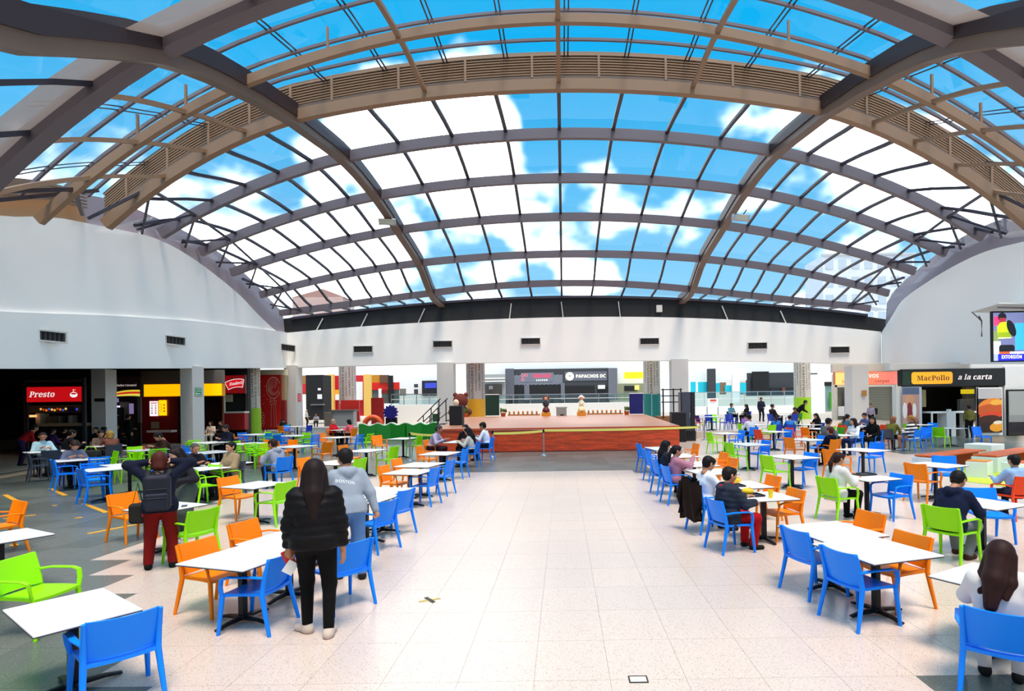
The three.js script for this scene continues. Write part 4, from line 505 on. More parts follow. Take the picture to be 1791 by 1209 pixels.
// benches with planters at the right
{
  const plank = (label, a, b, w) => { const g = thing('bench', label, 'bench'); const L = Math.hypot(b[0] - a[0], b[1] - a[1]), rot = Math.atan2(-(b[1] - a[1]), b[0] - a[0]), cx = (a[0] + b[0]) / 2, cz = (a[1] + b[1]) / 2; for (const s of [-1, 0, 1]) obj('seat_plank', at(box(L, 0.045, w / 3 - 0.01, 0.008), cx + Math.sin(rot) * s * w / 3, 0.47, cz + Math.cos(rot) * s * w / 3, rot), mat(0xe8641a, 0.45), g); obj('support', at(box(0.42, 0.44, w * 0.85, 0.01), b[0] * 0.8 + a[0] * 0.2, 0.22, b[1] * 0.8 + a[1] * 0.2, rot), mat(0xb8561a, 0.5), g); obj('white_block', at(box(0.9, 0.43, w * 1.1, 0.015), a[0] * 0.88 + b[0] * 0.12, 0.215, a[1] * 0.88 + b[1] * 0.12, rot), mat(0xe4ecea, 0.4), g); return g; };
  plank('orange plank bench on white block, farther one', [10.42, -16.50], [13.10, -18.20], 0.6); plank('orange plank bench on white block at right edge', [12.09, -16.43], [14.92, -18.33], 0.6);
  const wb = thing('white_block_seat', 'long white block between the two orange benches', 'block', [13.91, -18.92], 0); wb.position.set(...[13.91, -18.92].flatMap((v, i) => i ? [0, v] : [v])); obj('block', at(box(0.85, 0.6, 0.8, 0.02), 0, 0.3, 0, 0.5), mat(0xe4ecea, 0.4), wb);
  const c = thing('cube_seat', 'white cube seat with orange top on the lime turf', 'seat'); c.position.set(...[11.16, -15.37].flatMap((v, i) => i ? [0, v] : [v])); c.rotation.y = 0.7; obj('cube', at(box(0.5, 0.43, 0.5, 0.012), 0, 0.215, 0), mat(0xe4ecea, 0.4), c); obj('seat_pad', at(box(0.46, 0.03, 0.46, 0.01), 0, 0.445, 0), mat(0xd9892e, 0.5), c); obj('plinth', at(box(0.46, 0.02, 0.46), 0, 0.011, 0), M.charcoal, c);
  const d = thing('cube_seat', 'white block with orange top behind the boy in blue', 'seat'); d.position.set(...[12.14, -14.93].flatMap((v, i) => i ? [0, v] : [v])); obj('cube', at(box(1.1, 0.43, 0.5, 0.012), 0, 0.215, 0), mat(0xe4ecea, 0.4), d); obj('seat_pad', at(box(0.9, 0.03, 0.46, 0.01), 0.1, 0.445, 0), mat(0xe8641a, 0.5), d);
  const poly = [12.54, -18.41, 14.95, -19.71, 15.24, -18.06, 11.29, -13.09, 10.57, -13.68, 10.27, -14.69], sh = new THREE.Shape(); for (let i = 0; i < poly.length; i += 2) (i ? sh.lineTo : sh.moveTo).call(sh, poly[i], -poly[i + 1]); const tg = new THREE.ExtrudeGeometry(sh, { depth: 0.012, bevelEnabled: false }); tg.rotateX(-Math.PI / 2); tag(obj('turf_mat', tg, mat(0xc2d83a, 0.9)), 'lime artificial turf mat under the cube seats', 'mat');
}
// yellow floor tapes, floor mark, hatch
{
  const strip2 = (label, a, b, w = 0.1, m = mat(0xe0a21a, 0.6)) => { const L = Math.hypot(b[0] - a[0], b[1] - a[1]), rot = Math.atan2(-(b[1] - a[1]), b[0] - a[0]); const o = obj('floor_tape', at(box(L, 0.004, w), 0, 0.003, 0, rot), m); o.position.set((a[0] + b[0]) / 2, 0, (a[1] + b[1]) / 2); return tag(o, label, 'tape', 'yellow tape marks on the grey floor'); };
  strip2('yellow floor tape farthest left on the grey floor', [-14.31, -14.63], [-12.92, -13.52]); strip2('yellow floor tape second from left at back', [-14.08, -15.66], [-12.56, -14.39]); strip2('yellow floor tape slanting in the middle of grey floor', [-11.07, -13.15], [-9.59, -11.97]); strip2('yellow floor tape beside the left edge table', [-11.23, -11.44], [-10.94, -11.82]); strip2('long yellow floor tape beneath the lone orange chair', [-8.33, -9.98], [-8.01, -10.75]); strip2('small yellow tape scrap on grey floor, nearer', [-9.76, -11.40], [-9.71, -11.50]); strip2('small yellow tape scrap on grey floor, farther', [-11.57, -12.90], [-11.51, -12.97]); strip2('short yellow tape under the left edge table', [-8.93, -9.19], [-8.85, -9.26]);
  const x = thing('floor_cross', 'worn yellow and black tape cross on beige floor', 'tape'); const [mx, mz] = [-1.52, -6.38]; x.position.set(mx, 0, mz); obj('tape_strip', at(box(0.24, 0.004, 0.035), 0, 0.003, 0, 0.45), mat(0xc8b25a, 0.7), x); obj('tape_strip', at(box(0.2, 0.004, 0.04), 0, 0.006, 0, -0.9), mat(0x4a4638, 0.7), x);
  const h = thing('floor_hatch', 'small metal framed floor hatch at bottom right', 'hatch'); const [hx, hz] = [0.56, -4.50]; h.position.set(hx, 0, hz); obj('cover', at(box(0.13, 0.004, 0.09), 0, 0.002, 0), mat(0xd9cfc0, 0.6), h); obj('frame', [at(box(0.15, 0.006, 0.012), 0, 0.003, 0.05), at(box(0.15, 0.006, 0.012), 0, 0.003, -0.05), at(box(0.012, 0.006, 0.1), 0.07, 0.003, 0), at(box(0.012, 0.006, 0.1), -0.07, 0.003, 0)], M.charcoal, h);
}

// ================= outside, seen through the lower panes =================
{
  const b = thing('apartment_building', 'pale apartment block outside, seen through right panes', 'building'); const [x, y, z, w, h] = [58.04, 20.72, -108.00, 17.28, 16.63];
  obj('wall', at(box(w, y + h / 2, 8), x, (y + h / 2) / 2, z - 4), mat(0xe6e9ee, 0.8), b); const gm = mat(0xc0ccd6, 0.3);
  for (let i = 0; i < 7; i++) for (let j = 0; j < 5; j++) { const q = obj('window', at(box(w / 7 * 0.6, h / 5 * 0.55, 0.12), x - w / 2 + (i + 0.5) * w / 7, y - h / 2 + (j + 0.5) * h / 5, z + 0.02), gm, b); }
  obj('parapet', at(box(w + 0.4, 0.4, 0.4), x, y + h / 2 + 0.1, z), mat(0xc2c4c8, 0.8), b);
  const c = thing('brick_house', 'small brick house outside, seen through left panes', 'building'); const [u, v, t, ww, hh] = [-46.11, 18.72, -108.00, 9.50, 7.56];
  obj('wall', at(box(ww, v + hh / 2, 6), u, (v + hh / 2) / 2, t - 3), mat(0xc9a79c, 0.8), c); obj('roof', at(new THREE.ExtrudeGeometry(new THREE.Shape([[-ww / 2 - 0.3, 0], [ww / 2 + 0.3, 0], [ww * 0.1, 1.6]].map(p => new THREE.Vector2(...p))), { depth: 6, bevelEnabled: false }), u, v + hh / 2, t - 6), mat(0xb08478, 0.8), c); for (let i = 0; i < 3; i++) obj('window', at(box(1.0, 0.9, 0.1), u - ww / 3 + i * ww / 3, v, t + 0.02), mat(0x9aa8b4, 0.3), c);
}

// ================= chairs and tables =================
const plastic = c => mat(c, 0.42, { specularIntensity: 0.6 });
const PL = { b: plastic(0x0086ff), g: plastic(0x98ee00), o: plastic(0xff8800), r: plastic(0xf0440c), n: plastic(0x1a3fb4), e: plastic(0x2f9a1c), k: plastic(0x474c58), c: plastic(0x12a2ea) };
const COL = { b: 'blue', g: 'lime green', o: 'orange', r: 'red orange', n: 'dark blue', e: 'mid green', k: 'dark grey', c: 'sky blue' };
function bend(g, f) { const p = g.attributes.position; for (let i = 0; i < p.count; i++) { const v = f(p.getX(i), p.getY(i), p.getZ(i)); p.setXYZ(i, ...v); } return toCreasedNormals(g, 0.6); }
const CH = (() => {
  const panel = bend(new THREE.BoxGeometry(0.41, 0.345, 0.026, 8, 5, 1), (x, y, z) => { const t = (y + 0.1725) / 0.345, e = (x / 0.205) ** 2; return [x * (1 + 0.06 * t), 0.475 + y + 0.1725 + 0.014 * e * t, -0.205 - 0.085 * t + 0.028 * e + z]; });
  const seat = bend(new THREE.BoxGeometry(0.45, 0.032, 0.44, 8, 1, 6), (x, y, z) => { const e = (x / 0.225) ** 2, f = z / 0.22; return [x * (1 + 0.05 * f), 0.43 + y + 0.012 * e - 0.012 * Math.max(0, f) ** 2, z]; });
  const leg = s => [sweep([[s * 0.232, 0.432, 0.2], [s * 0.237, 0.3, 0.21], [s * 0.248, 0, 0.235]], [0.04, 0.038, 0.03], [0.045, 0.04, 0.03], { round: 1, up: V(0, 0, 1) }),
    sweep([[s * 0.246, 0, -0.285], [s * 0.232, 0.25, -0.235], [s * 0.222, 0.44, -0.2], [s * 0.223, 0.62, -0.225], [s * 0.226, 0.825, -0.275]], [0.03, 0.038, 0.042, 0.036, 0.028], [0.03, 0.04, 0.046, 0.04, 0.03], { round: 1, up: V(0, 0, 1) })];
  const arm = s => sweep([[s * 0.226, 0.63, -0.225], [s * 0.255, 0.648, -0.1], [s * 0.262, 0.645, 0.12], [s * 0.262, 0.62, 0.185], [s * 0.256, 0.53, 0.2], [s * 0.24, 0.42, 0.2]], [0.034, 0.045, 0.046, 0.046, 0.042, 0.038], [0.026, 0.022, 0.022, 0.028, 0.026, 0.026], { round: 1, up: V(0.001, 1, 0.02) });
  const slat = i => bend(new THREE.BoxGeometry(0.42, 0.045, 0.022, 8, 1, 1), (x, y, z) => { const t = i / 4.2, e = (x / 0.21) ** 2; return [x, 0.515 + i * 0.069 + y + 0.008 * e, -0.21 - 0.085 * t + 0.026 * e + z]; });
  return { panel, seat, legs: [...leg(-1), ...leg(1)], arms: [arm(-1), arm(1)], slats: [0, 1, 2, 3, 4].map(slat) };
})();
const protoChair = {};
function makeChair(c, type) { // type: solid, slat, plain (no arms)
  const key = c + type; if (protoChair[key]) return protoChair[key].clone();
  const g = new THREE.Group(), m = PL[c];
  obj('seat', CH.seat, m, g); for (const l of CH.legs) obj('leg', l, m, g);
  if (type === 'slat') for (const s of CH.slats) obj('back_slat', s, m, g); else obj('backrest', CH.panel, m, g);
  if (type !== 'plain') for (const a of CH.arms) obj('armrest', a, m, g);
  return (protoChair[key] = g).clone();
}
const sY = lerpTable([[4, 0.82], [6, 0.88], [9, 0.92], [13, 1], [18, 1.06]]); // the nearer furniture is the lower model
const SIDE = { L: Math.PI / 2, R: -Math.PI / 2, F: Math.PI, B: 0 };
const sideText = { L: 'on the left of', R: 'on the right of', F: 'on the near side of', B: 'on the far side of' };
const tableAt = {};
const protoTable = (() => {
  const g = new THREE.Group(), top = mat(0xf4f4f2, 0.3), edge = mat(0x38343a, 0.5), leg = M.blackMetal;
  const t = obj('tabletop', at(box(0.76, 0.018, 0.76, 0.006), 0, 0.744, 0), top, g); obj('edge_band', at(box(0.764, 0.012, 0.764, 0.004), 0, 0.733, 0), edge, t);
  obj('column', at(box(0.065, 0.7, 0.065, 0.008), 0, 0.38, 0), leg, g); obj('top_plate', at(box(0.26, 0.012, 0.26), 0, 0.722, 0), leg, g); obj('hub', at(box(0.12, 0.05, 0.12, 0.01), 0, 0.055, 0), leg, g);
  for (let i = 0; i < 4; i++) { const a = i * Math.PI / 2, c = Math.cos(a), s = Math.sin(a); obj('foot', sweep([[c * 0.04, 0.05, s * 0.04], [c * 0.2, 0.04, s * 0.2], [c * 0.31, 0.018, s * 0.31]], [0.075, 0.06, 0.05], [0.05, 0.036, 0.026], { round: 1 }), leg, g); }
  return g;
})();
function table(id, x, z, deg, desc, label, sx = 1, sz = 1, y0 = 0) {
  const far = Math.max(0, Math.min(1, (-z - 9) / 6)); sx *= 1 + 0.12 * far; sz *= 1 + 0.35 * far; deg *= 1 + 0.6 * far; // larger tops farther back
  const g = protoTable.clone(); g.name = numbered('cafe_table'); g.position.set(x, y0, z); g.rotation.y = -deg * Math.PI / 180; g.scale.y = sY(-z); scene.add(g);
  if (sx !== 1 || sz !== 1) for (const ch of g.children) if (ch.name === 'tabletop') ch.scale.set(sx, 1, sz);
  tag(g, label || 'square white table with black pedestal, ' + desc.replace(/^the table /, ''), 'table', 'white tables of the food court'); tableAt[id] = { x, z, a: -deg * Math.PI / 180, desc, sx, sz, y0 }; return g;
}
const seats = {}, taken2 = new Set(['t8L', 't8Rn', 't8Rf', 't19bR', 'r2L', 'r2bL', 'r3L', 'r3bL', 'r13L', 'r15L', 'r19Rn', 'r19Rf', 'r19F', 'r16Fn', 'r10Fo']);
function chairAt(id, spec, side, x, z, extra = '', turn = 0) { // spec: colour letter, + 's' slatted or 'p' without arms
  const c = spec[0], type = spec[1] === 's' ? 'slat' : spec[1] === 'p' ? 'plain' : 'solid', t = tableAt[id], g = makeChair(c, type);
  g.name = numbered('plastic_armchair'.replace('armchair', type === 'plain' ? 'chair' : 'armchair')); const half = 0.38 * (side === 'L' || side === 'R' ? t.sx : t.sz), ca = Math.cos(t.a), sa = Math.sin(t.a); let lx = ca * (x - t.x) - sa * (z - t.z), lz = sa * (x - t.x) + ca * (z - t.z); const m = taken2.has(id + side + (extra ? extra[0] : '')) ? half + 0.06 : half - 0.17; // the backrest, or who sits there, stays clear of the table top
  if (side === 'L') lx = Math.min(lx, -m); if (side === 'R') lx = Math.max(lx, m); if (side === 'B') lz = Math.min(lz, -m); if (side === 'F') lz = Math.max(lz, m); x = t.x + ca * lx + sa * lz; z = t.z - sa * lx + ca * lz;
  scene.add(g); g.position.set(x, t.y0, z); g.scale.y = sY(-z); g.rotation.y = t.a + SIDE[side] + turn * Math.PI / 180;
  tag(g, (COL[c] + (type === 'slat' ? ' slatted ' : ' plastic ') + 'chair ' + (extra ? extra + ' ' : '') + sideText[side] + ' ' + t.desc).trim().replace(/(\S+ ){16}.*/, m => m.split(' ').slice(0, 16).join(' ')), 'chair', 'plastic chairs of the food court');
  return seats[id + side + (extra ? extra[0] : '')] = { x, y: t.y0, z, rot: g.rotation.y };
}
// chair placed by its side of a table: gap from the edge, shift along the edge
function chairBy(id, spec, side, gap = 0.14, shift = 0, extra = '') {
  const t = tableAt[id], d = 0.38 * (side === 'L' || side === 'R' ? t.sx : t.sz) + gap, [lx, lz] = { L: [-d, shift], R: [d, shift], F: [shift, d], B: [shift, -d] }[side], c = Math.cos(t.a), s = Math.sin(t.a);
  return chairAt(id, spec, side, t.x + c * lx + s * lz, t.z - s * lx + c * lz, extra);
}
// ---- tables: id, position, turn, short description ----
// left side, near to far
table('a', -3.86, -4.47, 36, 'the table in the bottom-left corner', 0, 1.2, 0.84);
table('b', -6.75, -6.83, 28, 'the table cut by the left edge');
table('c', -6.02, -8.64, 22, 'the table beside the backpack wearer', 'square white table with a phone beside the backpack wearer');
table('t1', -3.30, -5.84, 18, 'the near table by the black-clad woman', 0, 1.12, 1.02);
table('t2', -3.18, -6.58, 16, 'the table behind the black-clad woman');
table('t3', -3.33, -8.07, 14, 'the table before the grey hoodie man');
table('t4', -3.17, -9.13, 12, 'the nearer table right of hoodie man');
table('t4b', -3.13, -9.82, 11, 'the farther table right of hoodie man');
table('t5', -3.30, -12.25, 10, 'the nearer table of the central pair');
table('t6', -3.38, -13.45, 9, 'the farther table of the central pair');
table('t7', -3.49, -16.16, 8, 'the small table before the group of four');
table('t8', -3.76, -20.53, 6, 'the table of the group of four');
table('t9', -6.00, -17.37, 11, 'the lone table in the left centre');
table('t10', -5.67, -14.19, 12, 'the table behind hoodie man’s head');
table('t11', -6.46, -23.00, 9, 'the table before the green play fence');
table('t12', -9.65, -24.44, 12, 'the table near the red clad pair');
table('t13', -9.14, -19.40, 14, 'the wide table left of centre', 0, 1.2, 1);
table('t14', -12.44, -26.31, 14, 'the far left table with mixed chairs', 0, 1.3, 1);
table('t15', -14.99, -27.83, 16, 'the far table right of suited man', 0, 1.5, 1);
table('t16', -11.53, -21.16, 16, 'the table in front of suited man', 0, 1.4, 1);
table('t17', -13.70, -22.17, 18, 'the table of the suited man', 0, 1.4, 1);
table('t18', -10.88, -17.54, 18, 'the table behind the beige jacket man', 0, 1.2, 1);
table('t19', -8.44, -13.27, 19, 'the left half of beige man’s table');
table('t19b', -8.49, -14.28, 18, 'the right half of beige man’s table');
table('t20', -5.78, -10.72, 17, 'the lone table behind the paired tables');
table('t21', -10.80, -13.52, 23, 'the left half of long table', 'white table with blue chairs left of the backpack wearer');
table('t21b', -10.99, -14.46, 22, 'the right half of long table');
table('t22', -13.44, -15.81, 24, 'the table of the reading man');
table('t23', -16.89, -18.64, 25, 'the arcade table with a white cup');
table('t24', -13.71, -18.78, 21, 'the table of brown jacket man', 'white table with a red cup, brown jacket man');
table('t25', -16.84, -21.03, 22, 'the arcade table of blond woman');
table('t26', -12.21, -31.51, 12, 'the black table of red clad pair');
table('t27', -17.44, -37.46, 14, 'the farthest left table by corner pillar', 0, 1.4, 1);
// right side, near to far
table('r1', 3.14, -5.79, -17, 'the nearest right table', 0, 1.12, 1.06);
table('r1b', 3.07, -6.60, -15, 'the second right table joined behind', 0, 1.12, 1.06);
table('r2', 3.08, -8.85, -11, 'the tray table of puffer jacket man', 'white table with food trays, puffer jacket man');
table('r2b', 3.08, -9.95, -10, 'the tray table of white shirt man', 'white table with a tray, white shirt man');
table('r3', 2.99, -11.62, -8, 'the table just beyond white shirt man');
table('r3b', 2.92, -12.83, -7, 'the table of two dark haired women');
table('r3c', 2.89, -14.68, -6, 'the table left of the dark haired women');
table('r3d', 2.92, -16.77, -6, 'the table nearest the stage corner');
table('r4', 6.61, -23.44, -9, 'the table right of the black case');
table('r5', 5.72, -17.70, -10, 'the lone table in right centre');
table('r6', 5.60, -14.04, -13, 'the lone table above the tray tables');
table('r7', 8.88, -24.17, -12, 'the table before two blue clad people');
table('r8', 8.22, -19.25, -14, 'the table left of the small boy');
table('r9', 11.54, -25.91, -14, 'the table behind the small boy');
table('r10', 10.34, -30.74, -11, 'the table of the purple shirt man');
table('r11', 8.49, -32.83, -8, 'the far table by the black cabinet', 0, 1, 1, 0.4);
table('r12', 8.09, -15.47, -17, 'the table in front of suited pair');
table('r13', 5.60, -10.59, -17, 'the table of white jacket woman', 'white table with a black tray, white jacket woman');
table('r14', 7.91, -12.18, -20, 'the lone table before the orange benches');
table('r15', 5.90, -8.07, -24, 'the table of the navy hoodie man');
table('r16', 13.94, -23.73, -18, 'the table of the striped shirt woman');
table('r17', 17.55, -28.29, -19, 'the table behind striped shirt woman');
table('r18', 16.83, -24.89, -21, 'the table before the chicken shop');
table('r19', 10.29, -21.38, -15, 'the table of the grey suited man');
table('r20', 14.40, -28.00, -16, 'the table by the right rear pillar');
table('r21', 13.10, -34.25, -12, 'the far table beneath the lime column', 0, 1, 1, 0.4);
table('r22', 12.81, -29.90, -14, 'the far table right of blue pair');
table('r23', 12.62, -41.43, -10, 'the farthest table by the long parapet', 0, 1, 1, 0.4);
// ---- chairs ----
const put = (id, spec, side, x, z, extra, turn) => chairAt(id, spec, side, x, z, extra, turn);
put('a', 'b', 'R', -3.42, -4.34, '', -6); put('a', 'g', 'L', -5.23, -5.66, '', 32); put('b', 'o', 'B', -8.65, -8.72, '');
put('c', 'o', 'L', -7.14, -9.45, ''); put('c', 'g', 'R', -5.33, -8.15, '');
put('t1', 'o', 'L', -3.79, -6.19, ''); put('t1', 'b', 'R', -3.20, -5.74, '', 12); put('t2', 'o', 'L', -3.81, -7.15, ''); put('t3', 'o', 'L', -3.90, -9.11, ''); put('t3', 'b', 'R', -2.47, -6.28, 'pulled out', -25);
put('t4', 'b', 'R', -2.87, -8.63, '', -12); put('t4b', 'b', 'R', -2.87, -9.58, '', -8); put('t5', 'o', 'L', -3.77, -12.69, ''); put('t5', 'b', 'R', -3.07, -12.38, ''); put('t6', 'o', 'L', -3.90, -14.13, ''); put('t6', 'b', 'R', -2.97, -13.72, ''); put('t7', 'o', 'L', -4.25, -17.76, ''); put('t7', 'b', 'R', -3.25, -16.69, '');
put('t8', 'o', 'L', -4.74, -20.69, ''); put('t8', 'b', 'R', -3.17, -19.54, 'nearer'); put('t8', 'b', 'R', -2.95, -21.64, 'farther'); chairBy('t8', 'o', 'B', 0.2);
put('t9', 'o', 'L', -6.92, -18.49, ''); put('t9', 'g', 'R', -5.49, -17.76, ''); put('t10', 'o', 'L', -6.44, -14.61, ''); put('t10', 'g', 'R', -5.35, -14.39, ''); put('t11', 'o', 'L', -7.72, -23.91, '', -35); put('t11', 'g', 'R', -6.11, -23.32, '');
put('t12', 'o', 'L', -11.06, -26.59, ''); put('t12', 'bs', 'R', -9.43, -25.20, 'nearer'); put('t12', 'gs', 'R', -9.23, -25.87, 'farther');
put('t13', 'gs', 'L', -10.79, -20.04, 'farther'); put('t13', 'gs', 'L', -10.38, -19.98, 'nearer'); put('t13', 'o', 'R', -8.74, -20.17, ''); put('t13', 'o', 'B', -10.44, -21.60, '');
chairBy('t14', 'bs', 'L', 0.05); chairBy('t14', 'b', 'F', 0.2, 0.1); chairBy('t14', 'gs', 'R', 0.1); chairBy('t14', 'g', 'B', 0.15, -0.2); chairBy('t14', 'bs', 'R', 0.75, 0.2, 'farther');
chairBy('t15', 'bs', 'L', 0.1); chairBy('t15', 'b', 'R', 0.1); chairBy('t15', 'g', 'B', 0.1, -0.3); chairBy('t15', 'gs', 'R', 0.7, 0.1, 'farther'); chairBy('t15', 'o', 'F', 0.2, -0.4);
chairBy('t16', 'gs', 'L', 0.15); chairBy('t16', 'o', 'B', 0.1, -0.3); chairBy('t16', 'o', 'R', 0.3);
chairBy('t17', 'gs', 'F', 0.12, 0.2); chairBy('t17', 'gs', 'L', 0.25); chairBy('t17', 'k', 'B', 0.2, 0);
chairBy('t18', 'bs', 'F', 0.1, 0.25, 'nearer'); chairBy('t18', 'bs', 'F', 0.1, 0.75, 'farther'); chairBy('t18', 'bs', 'L', 0.3);
put('t19', 'g', 'F', -7.96, -12.83, ''); put('t19', 'b', 'L', -8.53, -12.71, ''); chairBy('t19', 'k', 'B', 0.2); put('t19b', 'gs', 'F', -8.01, -13.93, ''); put('t19b', 'b', 'R', -8.38, -15.53, ''); chairBy('t19', 'k', 'L', 0.4, -0.3, 'farther');
put('t20', 'o', 'L', -6.41, -11.23, ''); put('t20', 'g', 'R', -5.37, -10.61, '');
put('t21', 'b', 'F', -10.48, -13.59, ''); put('t21', 'bs', 'L', -11.53, -14.08, ''); put('t21b', 'g', 'B', -12.87, -16.84, ''); put('t21b', 'gs', 'R', -11.19, -15.35, '');
put('t22', 'b', 'F', -13.08, -15.56, ''); put('t22', 'g', 'B', -13.83, -17.24, ''); chairBy('t22', 'n', 'L', 0.15); put('t22', 'bs', 'R', -13.18, -16.06, '');
put('t23', 'k', 'F', -15.89, -17.33, ''); chairBy('t23', 'k', 'L', 0.2); chairBy('t23', 'k', 'R', 0.2);
chairBy('t24', 'g', 'L', 0.2); chairBy('t24', 'gs', 'R', 0.2); chairBy('t24', 'bs', 'B', 0.2, 0.45); chairBy('t24', 'k', 'B', 0.15, -0.1, 'occupied');
chairBy('t25', 'k', 'F', 0.5, -0.3); chairBy('t25', 'k', 'R', 0.15); chairBy('t25', 'k', 'L', 0.2);
chairBy('t26', 'o', 'L', 0.15); chairBy('t26', 'o', 'R', 0.15); chairBy('t27', 'b', 'L', 0.1); chairBy('t27', 'n', 'R', 0.2); chairBy('t27', 'o', 'F', 0.1, -0.5);
put('r1', 'b', 'L', 2.90, -5.64, '', 2); put('r1', 'o', 'R', 3.48, -6.06, ''); put('r1b', 'b', 'L', 2.82, -6.48, '', 2); put('r1b', 'o', 'R', 3.63, -7.19, '');
put('r2', 'b', 'L', 2.41, -8.33, '', 6); put('r2', 'o', 'R', 3.41, -9.01, ''); put('r2b', 'b', 'L', 2.39, -9.55, '', 6); put('r2b', 'o', 'R', 3.58, -10.44, '');
put('r3', 'b', 'L', 2.38, -12.13, ''); put('r3b', 'b', 'L', 2.38, -13.37, ''); put('r3c', 'b', 'L', 2.54, -15.55, ''); put('r3d', 'b', 'L', 2.69, -17.51, ''); put('r3', 'o', 'R', 3.67, -13.24, 'nearer'); put('r3', 'o', 'R', 3.82, -14.52, 'farther'); put('r3c', 'o', 'R', 3.73, -17.20, '');
put('r4', 'g', 'L', 6.07, -22.90, ''); put('r4', 'b', 'R', 7.25, -24.00, ''); put('r5', 'g', 'L', 5.28, -17.50, ''); put('r5', 'b', 'R', 6.18, -18.10, ''); put('r6', 'g', 'L', 5.10, -13.81, ''); put('r6', 'b', 'R', 5.91, -14.16, '');
put('r7', 'r', 'L', 8.51, -24.46, ''); put('r7', 'b', 'R', 9.20, -23.96, ''); put('r8', 'o', 'L', 7.81, -19.34, ''); put('r8', 'b', 'R', 8.82, -19.88, '');
chairBy('r9', 'r', 'L', 0.7, -0.3, 'farther'); chairBy('r9', 'o', 'L', 0.12); chairBy('r9', 'g', 'R', 0.12); chairBy('r9', 'e', 'F', 0.2, 0.3);
put('r10', 'g', 'F', 10.37, -28.88, ''); put('r10', 'b', 'F', 8.78, -26.85, 'occupied'); chairBy('r10', 'g', 'L', 0.3);
chairBy('r11', 'n', 'R', 0.3, 0.3); chairBy('r11', 'n', 'B', 0.15, 0.3); chairBy('r11', 'r', 'L', 0.6); chairBy('r11', 'n', 'L', 0.1, -0.2, 'nearer'); chairBy('r11', 'g', 'B', 0.8, 0.9, 'farther'); chairBy('r11', 'n', 'B', 0.5, 1.8, 'rightmost');
put('r12', 'o', 'L', 7.16, -14.99, ''); put('r12', 'bp', 'R', 8.95, -16.65, ''); put('r13', 'g', 'L', 4.91, -10.27, ''); put('r13', 'b', 'R', 5.51, -10.22, ''); put('r14', 'o', 'L', 7.51, -11.97, ''); put('r14', 'b', 'R', 8.63, -12.91, '', 40);
put('r15', 'g', 'L', 5.17, -7.66, '', 6); put('r15', 'b', 'R', 6.42, -8.67, '', 55);
put('r16', 'b', 'F', 13.98, -22.96, 'nearer'); put('r16', 'b', 'R', 15.17, -24.15, ''); chairBy('r16', 'k', 'L', 0.15); chairBy('r16', 'r', 'B', 0.2); put('r17', 'b', 'R', 17.87, -28.00, ''); chairBy('r17', 'g', 'L', 0.2); put('r18', 'gp', 'L', 16.07, -24.34, ''); put('r18', 'bp', 'R', 16.23, -23.18, '', 70);
put('r19', 'b', 'R', 11.11, -21.92, 'nearer'); put('r19', 'b', 'R', 12.09, -22.35, 'farther'); chairBy('r19', 'k', 'L', 0.2); put('r19', 'o', 'F', 8.51, -18.35, '');
chairBy('r20', 'b', 'R', 0.3); chairBy('r20', 'r', 'L', 0.4); chairBy('r20', 'r', 'F', 0.3, 0.4); chairBy('r21', 'n', 'L', 0.2); chairBy('r21', 'n', 'F', 0.3); chairBy('r21', 'e', 'R', 0.6); chairBy('r22', 'n', 'R', 0.2); chairBy('r22', 'o', 'R', 1.1, 0.6, 'farther'); chairBy('r22', 'e', 'F', 0.6, 0.8); chairBy('r23', 'n', 'R', 0.3); chairBy('r23', 'k', 'B', 0.3);
// two chairs whose tables stand outside the frame
{
  const lone = (spec, x, z, rot, label) => { const g = makeChair(spec, 'solid'); g.name = numbered('plastic_armchair'); g.position.set(x, 0, z); g.rotation.y = rot; g.scale.y = sY(-z); scene.add(g); tag(g, label, 'chair', 'plastic chairs of the food court'); return { x, z, rot }; };
  seats.boy = lone('r', 8.02, -10.20, Math.PI + 0.1, 'red orange plastic chair of the boy at right edge');
  seats.corner = lone('b', 3.20, -4.21, Math.PI - 0.65, 'blue plastic chair of long haired woman, bottom right');
}
{ const c = seats.corner; table('r0', c.x + Math.sin(c.rot) * 0.8, c.z + Math.cos(c.rot) * 0.8, -30, 'the table of the white blazer woman', 'white table in front of the white blazer woman, bottom right'); }
